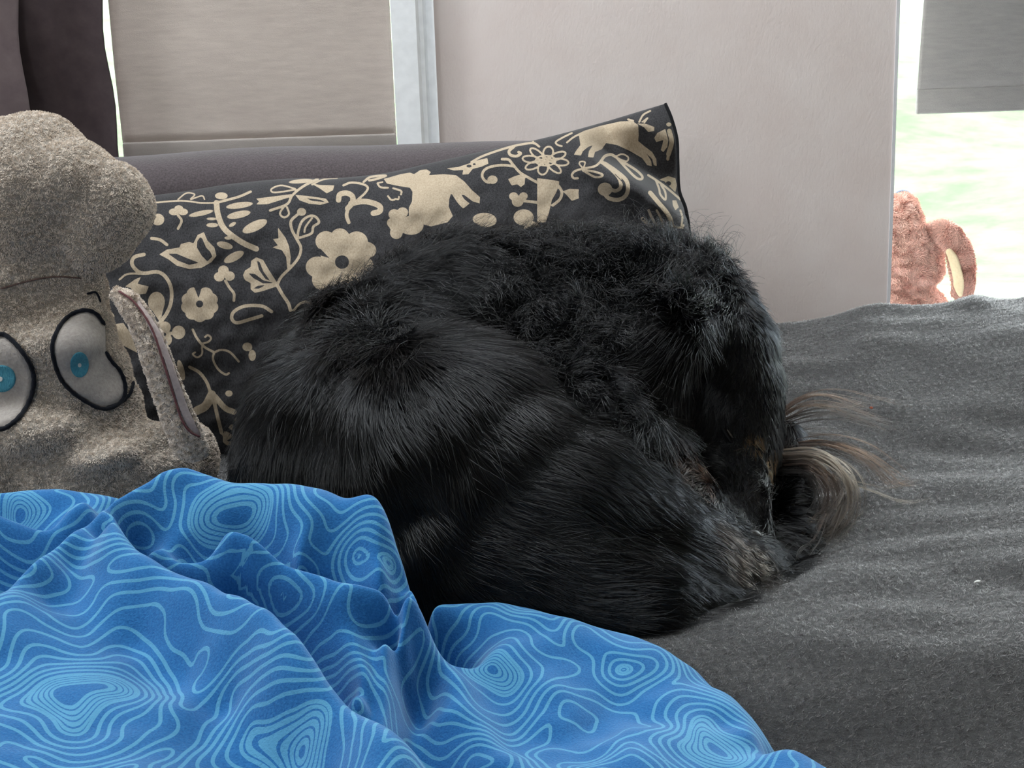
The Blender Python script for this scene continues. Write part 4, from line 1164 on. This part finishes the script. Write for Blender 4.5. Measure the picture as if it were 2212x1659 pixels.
# eye slit and nose
m_eye, nt, b = mat_new('dark wet eye'); n = noise_node(nt, 80.0); r_ = ramp(nt, n.outputs['Fac'], [(.3, (.01, .008, .007, 1)), (.7, (.03, .025, .02, 1))])
nt.links.new(r_.outputs['Color'], b.inputs['Base Color']); b.inputs['Roughness'].default_value = .08
def ellipsoid(name, c, ax, mat, parent, seg=20):
    """ax: 3x3 columns = half axes"""
    bm = bmesh.new(); bmesh.ops.create_icosphere(bm, subdivisions=3, radius=1.0)
    for v_ in bm.verts: v_.co = Vector(tuple(np.asarray(c) + np.asarray(ax) @ np.array(v_.co)))
    me = bpy.data.meshes.new(name); bm.to_mesh(me); bm.free()
    me.polygons.foreach_set('use_smooth', np.ones(len(me.polygons), bool)); me.materials.append(mat)
    return link(name, me, parent)
def frame_at(skin, px, py, ang):
    c, n_ = skin.hit(px, py)
    t = RGT * math.cos(ang) - UPV * math.sin(ang); t = t - t.dot(n_) * n_; t /= np.linalg.norm(t)
    return c, t, np.cross(n_, t), n_
c, t, s_, n_ = frame_at(dskin, 1578, 938, math.radians(55))
ellipsoid('eye', c + n_ * .0035, np.stack([t * .0060, s_ * .0016, n_ * .0030], 1), m_eye, dog)
ellipsoid('eyelid', c + n_ * .002 + s_ * -.0035, np.stack([t * .0090, s_ * .0022, n_ * .0042], 1), m_skin, dog)
m_nose = cloth_mat('black nose leather', (.004, .004, .004, 1), (.012, .011, .011, 1), 300, .8, .001, 0, .35, spec=.5)
c, t, s_, n_ = frame_at(dskin, 1630, 1158, 0)
ellipsoid('nose', c, np.stack([t * .008, s_ * .006, n_ * .006], 1), m_nose, dog)
# ================================================================== grey plush animal at the left
def blob(px, py, Y, rx, ry=None, ds=.6):
    k = Y / F
    ry = ry or rx
    return (P(px, py, Y), (rx * k, max(rx, ry) * k * ds, ry * k))
toy = empty('plush_animal', (P(100, 1100, 1.42)[0], 1.42, SEAT)); tag(toy, 'large beige grey plush animal with round teal embroidered eyes', 'plush toy')
PB = [blob(20, 470, 1.44, 215, 200, .55), blob(80, 350, 1.43, 110, 105, .8), blob(60, 420, 1.43, 150, 170, .8), blob(150, 400, 1.42, 115, 110, .9), blob(228, 450, 1.41, 100, 105, .8), blob(205, 495, 1.41, 95, 92, .8), blob(-150, 460, 1.44, 200, 190, .55),
      blob(60, 640, 1.43, 180, 150, .6), blob(20, 800, 1.42, 215, 230, .62), blob(-150, 800, 1.42, 215, 230, .6), blob(120, 850, 1.40, 140, 150, .7), blob(210, 900, 1.40, 95, 110, .8), blob(255, 880, 1.41, 60, 80, .8), blob(185, 715, 1.41, 62, 80, .8), blob(232, 800, 1.41, 52, 75, .8),
      blob(180, 1010, 1.38, 210, 120, .6), blob(-60, 1010, 1.38, 220, 150, .55), blob(330, 1000, 1.40, 110, 100, .7), blob(405, 985, 1.44, 70, 80, .7), blob(100, 1110, 1.40, 280, 110, .55), blob(-150, 1110, 1.40, 280, 110, .5), blob(80, 925, 1.355, 120, 55, .8), blob(220, 985, 1.34, 90, 40, .8), blob(110, 740, 1.385, 120, 60, .7)]
Vp, Fp = blobs_to_mesh('plush', PB, .006, 7)
qn = Noise(11, 14, 71)(Vp); Np, _ = normals(Vp, Fp)
Vp = Vp + Np * (.0020 * qn + .0005 * Noise(30, 12, 72)(Vp))[:, None]
# drapery dents in the slack cloth
for (a, b_), (c_, d_), dep, wd in (((90, 1000), (250, 930), .007, .014), ((250, 1010), (370, 960), .008, .010), ((20, 640), (200, 610), .007, .010), ((10, 690), (150, 640), .006, .012), ((100, 1040), (330, 1045), .006, .012)):
    A_, B_2 = P(a, b_, 1.38), P(c_, d_, 1.38)
    pxs, pys = project(Vp)
    dd = seg_dist(pxs, pys, [(a, b_), (c_, d_)]) * 1.4 / F
    Vp = Vp + (FWD * dep)[None] * np.exp(-(dd / wd) ** 2)[:, None] * (Np[:, 1] < .2)[:, None]
Vp[:, 2] = np.maximum(Vp[:, 2], throw_z(Vp[:, 0], Vp[:, 1]) + .001)
m_plush = cloth_mat('beige grey plush', lin(140, 131, 121), lin(176, 167, 156), 260, .8, .003, .3)
m_pfuzz = fuzz_mat('beige grey pile')
pskin = Skin(Vp, Fp)
mesh_np('body', Vp, Fp, m_plush, toy)
def pile(name, skin, N, L0, L1, col, parent, mat, seed, freq=55, lean=.75, keep=None, rad=.00045, var=.12, down=.35):
    pos, nor = skin.sample(N)
    if keep is not None:
        k = keep(pos, nor); pos, nor = pos[k], nor[k]
    N = len(pos); r = np.random.default_rng(seed)
    nn = np.stack([Noise(freq, 14, seed + i)(pos) for i in range(3)], 1)
    d = nor + lean * nn + r.normal(0, .25, (N, 3)); d[:, 2] -= down
    d /= np.linalg.norm(d, axis=1)[:, None]
    d = d + nor * np.clip(.35 - (d * nor).sum(1), 0, None)[:, None]
    L = r.uniform(L0, L1, N)[:, None]
    t = np.array([0, .55, 1.0])
    pts = pos[:, None] + d[:, None] * L[:, None] * t[None, :, None]
    c = np.array(col)[None] * np.clip(r.normal(1, var, N), .5, 1.6)[:, None]
    o = hair_object(name, pts, np.array([rad, rad * .9, rad * .4]), mat, parent, c); o['kind'] = 'stuff'
    return o
# eyes: embroidered patches lying on the face
def Z1(pts): return [(x / 1.93, 220 + y / 1.929) for x, y in pts]
def patch(name, poly, skin, off, mat, parent, n=26):
    poly = np.array(poly); c = poly.mean(0)
    th = catmull(np.vstack([poly, poly[:1]]), 72)[:-1]
    V, Fc = [], []
    rings_ = 9
    for k in range(rings_ + 1):
        for q in th:
            p = c + (q - c) * (k / rings_)
            h, nn = skin.hit(*p)
            d_ = ray(*p); d_ /= np.linalg.norm(d_)
            V.append(h - d_ * off * (1 if k < rings_ else .2))
    Fg = grid_faces(rings_ + 1, len(th), True)
    return mesh_np(name, np.array(V), Fg, mat, parent)
def stitched(name, line_, skin, w, mat, parent, closed=False, lift_=.0012, n=70):
    q = catmull(line_, n)
    pts = []
    for p in q:
        h, nn = skin.hit(*p); d_ = ray(*p); d_ /= np.linalg.norm(d_)
        pts.append(h - d_ * lift_)
    pts = np.array(pts)
    rw = w * (1 + .12 * np.sin(np.arange(n) * 2.3)); rw[0] *= .5; rw[-1] *= .5
    return tube(name, pts, rw, mat, parent, 8)
m_eyew = cloth_mat('pale eye plush', lin(156, 148, 142), lin(176, 168, 161), 300, .8, .0015, .3)
m_thread = cloth_mat('black embroidery thread', lin(16, 17, 22), lin(34, 36, 44), 900, .8, .001, .1)
m_teal = cloth_mat('teal embroidery thread', lin(52, 128, 150), lin(84, 160, 180), 320, .9, .0015, .1, .6, (4, 1, 1), spec=.3)
m_dot = plain('white embroidery thread', lin(214, 214, 210))
R_out = Z1([(438, 930), (400, 882), (350, 868), (290, 890), (245, 940), (218, 1010), (225, 1080), (250, 1150), (290, 1200), (350, 1245), (420, 1278), (480, 1268), (518, 1230), (522, 1175), (500, 1120), (465, 1080), (442, 1040), (440, 980)])
L_out = [(-95, 790), (-60, 735), (0, 722), (22, 732), (44, 755), (64, 785), (73, 818), (68, 855), (50, 890), (26, 915), (0, 927), (-50, 920), (-85, 870)]
er_ = patch('eye_white', R_out, pskin, .0058, m_eyew, toy); el_ = patch('eye_white', L_out, pskin, .0058, m_eyew, toy)
stitched('outline', R_out[:17], pskin, .0021, m_thread, er_, lift_=.0055)
stitched('outline', L_out + L_out[:1], pskin, .0024, m_thread, el_, lift_=.0055)
stitched('outline', Z1([(440, 1276), (500, 1255), (538, 1222), (552, 1190), (557, 1165)]), pskin, .0018, m_thread, toy, lift_=.004, n=20)['label'] = 'black stitched lash mark'
stitched('brow_stitch', Z1([(362, 800), (395, 793), (408, 805), (420, 835)]), pskin, .0012, m_thread, toy, lift_=.004, n=20)
def ell(cx, cy, rx, ry, n=14): return [(cx + rx * math.cos(a), cy + ry * math.sin(a)) for a in np.linspace(0, 2 * math.pi, n, endpoint=False)]
i1 = patch('iris', ell(172, 788, 22, 30), pskin, .0072, m_teal, er_); i2 = patch('iris', ell(4, 818, 33, 32), pskin, .0072, m_teal, el_)
patch('pupil', ell(172, 789, 4.5, 5), pskin, .0078, m_dot, i1 if False else er_); patch('pupil', ell(1, 819, 5, 6), pskin, .0078, m_dot, el_)
m_seam = cloth_mat('brown seam', lin(96, 78, 72), lin(112, 92, 86), 400, .3, .001, .1)
stitched('seam', [(0, 624), (70, 605), (120, 598), (175, 601)], pskin, .0009, m_seam, toy, lift_=.0014, n=40)
def not_eye(pos, nor):
    px, py = project(pos)
    def inside(poly):
        ins = np.zeros(len(px), bool)
        n = len(poly)
        for i in range(n):
            x0, y0 = poly[i]; x1, y1 = poly[(i + 1) % n]
            ins ^= ((y0 > py) != (y1 > py)) & (px < (x1 - x0) * (py - y0) / (y1 - y0 + 1e-12) + x0)
        return ins
    front = (nor @ FWD) < .1
    return ~((inside(R_out) | inside(L_out)) & front)
pile('pile', pskin, 330000, .0014, .0025, lin(220, 207, 194)[:3], toy, m_pfuzz, 301, 170, .62, not_eye, .0003)

# floppy ear: plush outside, rosy lining, a seam between
ctr = catmull([(245, 628, 1.335), (282, 660, 1.325), (318, 722, 1.315), (346, 800, 1.31), (372, 870, 1.31), (398, 935, 1.31), (414, 972, 1.315), (420, 990, 1.32)], 60)
wid = np.interp(np.linspace(0, 1, 60), [0, .12, .35, .65, .85, .95, 1], [12, 25, 31, 36, 37, 29, 6])
def ear_mesh():
    nn = 28; V = []
    c3 = np.array([P(*c) for c in ctr]); Tn = np.gradient(c3, axis=0); Tn /= np.linalg.norm(Tn, axis=1)[:, None]
    ang = np.linspace(0, 2 * math.pi, nn, endpoint=False)
    for i in range(60):
        S_ = np.cross(Tn[i], FWD); S_ /= np.linalg.norm(S_); D_ = np.cross(Tn[i], S_)
        w = wid[i] * 1.32 / F
        th = min(w * .55, .0105)
        V += [c3[i] + S_ * w * math.cos(a) + D_ * th * math.sin(a) * (1 - .35 * abs(math.cos(a))) for a in ang]
    Fq = grid_faces(60, nn, True)
    return np.array(V), np.vstack([Fq[:, [0, 1, 2]], Fq[:, [0, 2, 3]]])
Ve, Fe = ear_mesh()
ear = mesh_np('ear', Ve, Fe, m_plush, toy); ear['label'] = 'long floppy ear with a rosy lining'
eskin = Skin(Ve, Fe)
if (eskin.N @ FWD).mean() and (eskin.N * (Ve - Ve.mean(0))).sum() < 0: eskin.N *= -1
seam_px = [(256, 628), (292, 655), (328, 710), (352, 780), (374, 850), (392, 905), (410, 932), (432, 944)]
m_lining = cloth_mat('rosy ear lining', lin(164, 150, 147), lin(182, 167, 163), 300, .6, .001, .3)
lo = [(300, 648), (340, 705), (370, 775), (396, 850), (418, 912), (436, 945), (412, 930), (394, 900), (376, 845), (354, 775), (330, 705), (296, 655)]
patch('lining', lo, eskin, .0025, m_lining, ear)
m_red = cloth_mat('dark red seam thread', lin(92, 58, 60), lin(110, 74, 74), 500, .3, .001, .1)
stitched('seam', seam_px, eskin, .0011, m_red, ear, lift_=.0026, n=60)
def not_lining(pos, nor):
    px, py = project(pos); ins = np.zeros(len(px), bool)
    for i in range(len(lo)):
        x0, y0 = lo[i]; x1, y1 = lo[(i + 1) % len(lo)]
        ins ^= ((y0 > py) != (y1 > py)) & (px < (x1 - x0) * (py - y0) / (y1 - y0 + 1e-12) + x0)
    return ~(ins & ((nor @ FWD) < .1))
pile('pile', eskin, 42000, .0015, .0027, lin(220, 207, 194)[:3], ear, m_pfuzz, 320, 150, .6, not_lining, .00034)

# ================================================================== pink toy dog on the window sill
m_pink = cloth_mat('dusty pink plush', lin(206, 160, 150), lin(222, 178, 168), 200, .8, .003, .3)
m_pkfuzz = fuzz_mat('dusty pink pile')
TY = 2.40
pd = empty('toy_dog', (P(1945, 700, TY)[0], TY, W2[2])); tag(pd, 'dusty pink plush toy dog sitting on the right window sill looking out', 'plush toy')
TB = [blob(1930, 555, TY, 92, 82, .9), blob(1950, 530, TY, 70, 62, .9), blob(1905, 520, TY, 80, 80, .9), blob(1945, 475, TY + .01, 46, 52, .9), blob(1948, 450, TY + .02, 36, 36, .9), blob(1955, 580, TY, 84, 50, .9), blob(1990, 545, TY, 48, 52, .9),
      blob(1950, 670, TY, 98, 62, .85), blob(1950, 740, TY, 120, 90, .85), blob(1950, 830, TY, 140, 110, .8)]
Vt, Ft = blobs_to_mesh('toydog', TB, .008, 5)
Vt[:, 2] = np.maximum(Vt[:, 2], W2[2] + .001); Vt[:, 0] = np.maximum(Vt[:, 0], -9)
tskin = Skin(Vt, Ft)
mesh_np('body', Vt, Ft, m_pink, pd)
pile('pile', tskin, 90000, .003, .0065, lin(228, 190, 178)[:3], pd, m_pkfuzz, 401, 45, .7, None, .00055, .12, .5)
m_bnose = plain('dark blue toy nose', lin(74, 84, 104), .4)
ellipsoid('nose', P(1950, 424, TY + .03), np.diag([.017, .015, .013]), m_bnose, pd)
ec = catmull([(2000, 508, TY - .02), (2035, 500, TY - .035), (2062, 525, TY - .045), (2076, 565, TY - .05), (2082, 605, TY - .05), (2076, 640, TY - .05), (2072, 648, TY - .05)], 44)
ew = np.interp(np.linspace(0, 1, 44), [0, .2, .5, .8, .93, 1], [16, 27, 26, 22, 16, 3])
def toy_ear():
    nn = 20; V = []
    c3 = np.array([P(*c) for c in ec]); Tn = np.gradient(c3, axis=0); Tn /= np.linalg.norm(Tn, axis=1)[:, None]
    for i in range(44):
        S_ = np.cross(Tn[i], FWD); S_ /= np.linalg.norm(S_); D_ = np.cross(Tn[i], S_)
        w = ew[i] * TY / F
        V += [c3[i] + S_ * w * math.cos(a) + D_ * min(w * .6, .010) * math.sin(a) for a in np.linspace(0, 2 * math.pi, nn, endpoint=False)]
    Fq = grid_faces(44, nn, True)
    return np.array(V), np.vstack([Fq[:, [0, 1, 2]], Fq[:, [0, 2, 3]]])
Vx, Fx = toy_ear()
te = mesh_np('ear', Vx, Fx, m_pink, pd); xskin = Skin(Vx, Fx)
if ((xskin.N * (Vx - np.repeat(np.array([P(*c) for c in ec]), 20, 0))).sum(1)).mean() < 0: xskin.N *= -1
m_cream = cloth_mat('cream ear lining', lin(226, 208, 172), lin(240, 224, 190), 260, .5, .001, .2)
li = [(2036, 548), (2050, 536), (2065, 548), (2077, 580), (2083, 612), (2078, 640), (2068, 636), (2057, 608), (2052, 575)]
patch('lining', li, xskin, .006, m_cream, te)
def keep_x(pos, nor):
    px, py = project(pos); ins = np.zeros(len(px), bool)
    for i in range(len(li)):
        x0, y0 = li[i]; x1, y1 = li[(i + 1) % len(li)]
        ins ^= ((y0 > py) != (y1 > py)) & (px < (x1 - x0) * (py - y0) / (y1 - y0 + 1e-12) + x0)
    return ~(ins & ((nor @ FWD) < .15))
pile('pile', xskin, 14000, .003, .006, lin(226, 184, 172)[:3], te, m_pkfuzz, 410, 26, .8, keep_x, .0006)

# ================================================================== crumbs on the throw
m_crumb = plain('dry crumb', lin(206, 188, 150)); m_crumb2 = plain('red brown crumb', lin(150, 70, 40)); m_flake = plain('pale flake', lin(205, 205, 200))
for (px, py), r3, mt, lab in (((2112, 1256), (.0042, .0018, .0012), m_flake, 'pale oval flake lying on the throw at the far right'),
                              ((1726, 796), (.0026, .0016, .0014), m_crumb, 'beige crumb on the throw just right of the dog head'),
                              ((1882, 881), (.0022, .0018, .0016), m_crumb2, 'tiny red brown crumb on the throw beside the tail hairs'),
                              ((1708, 1580), (.0030, .0010, .0008), m_flake, 'thin pale flake on the throw near the blanket corner')):
    z = SEAT
    for _ in range(14):
        p = Pz(px, py, z); z = float(throw_z(p[0:1], p[1:2])[0]) + .004
    bm = bmesh.new(); bmesh.ops.create_icosphere(bm, subdivisions=2, radius=1.0)
    rr_ = np.random.default_rng(px)
    for v_ in bm.verts:
        k = 1 + .18 * math.sin(v_.co.x * 5 + px) + rr_.normal(0, .05)
        v_.co = Vector((v_.co.x * r3[0] * k, v_.co.y * r3[1] * k, v_.co.z * r3[2]))
    me = bpy.data.meshes.new('crumb'); bm.to_mesh(me); bm.free(); me.materials.append(mt)
    o = link('crumb', me); o.location = tuple(p); o.rotation_euler = (0, 0, .5)
    tag(o, lab, 'crumb', 'crumbs on the throw')
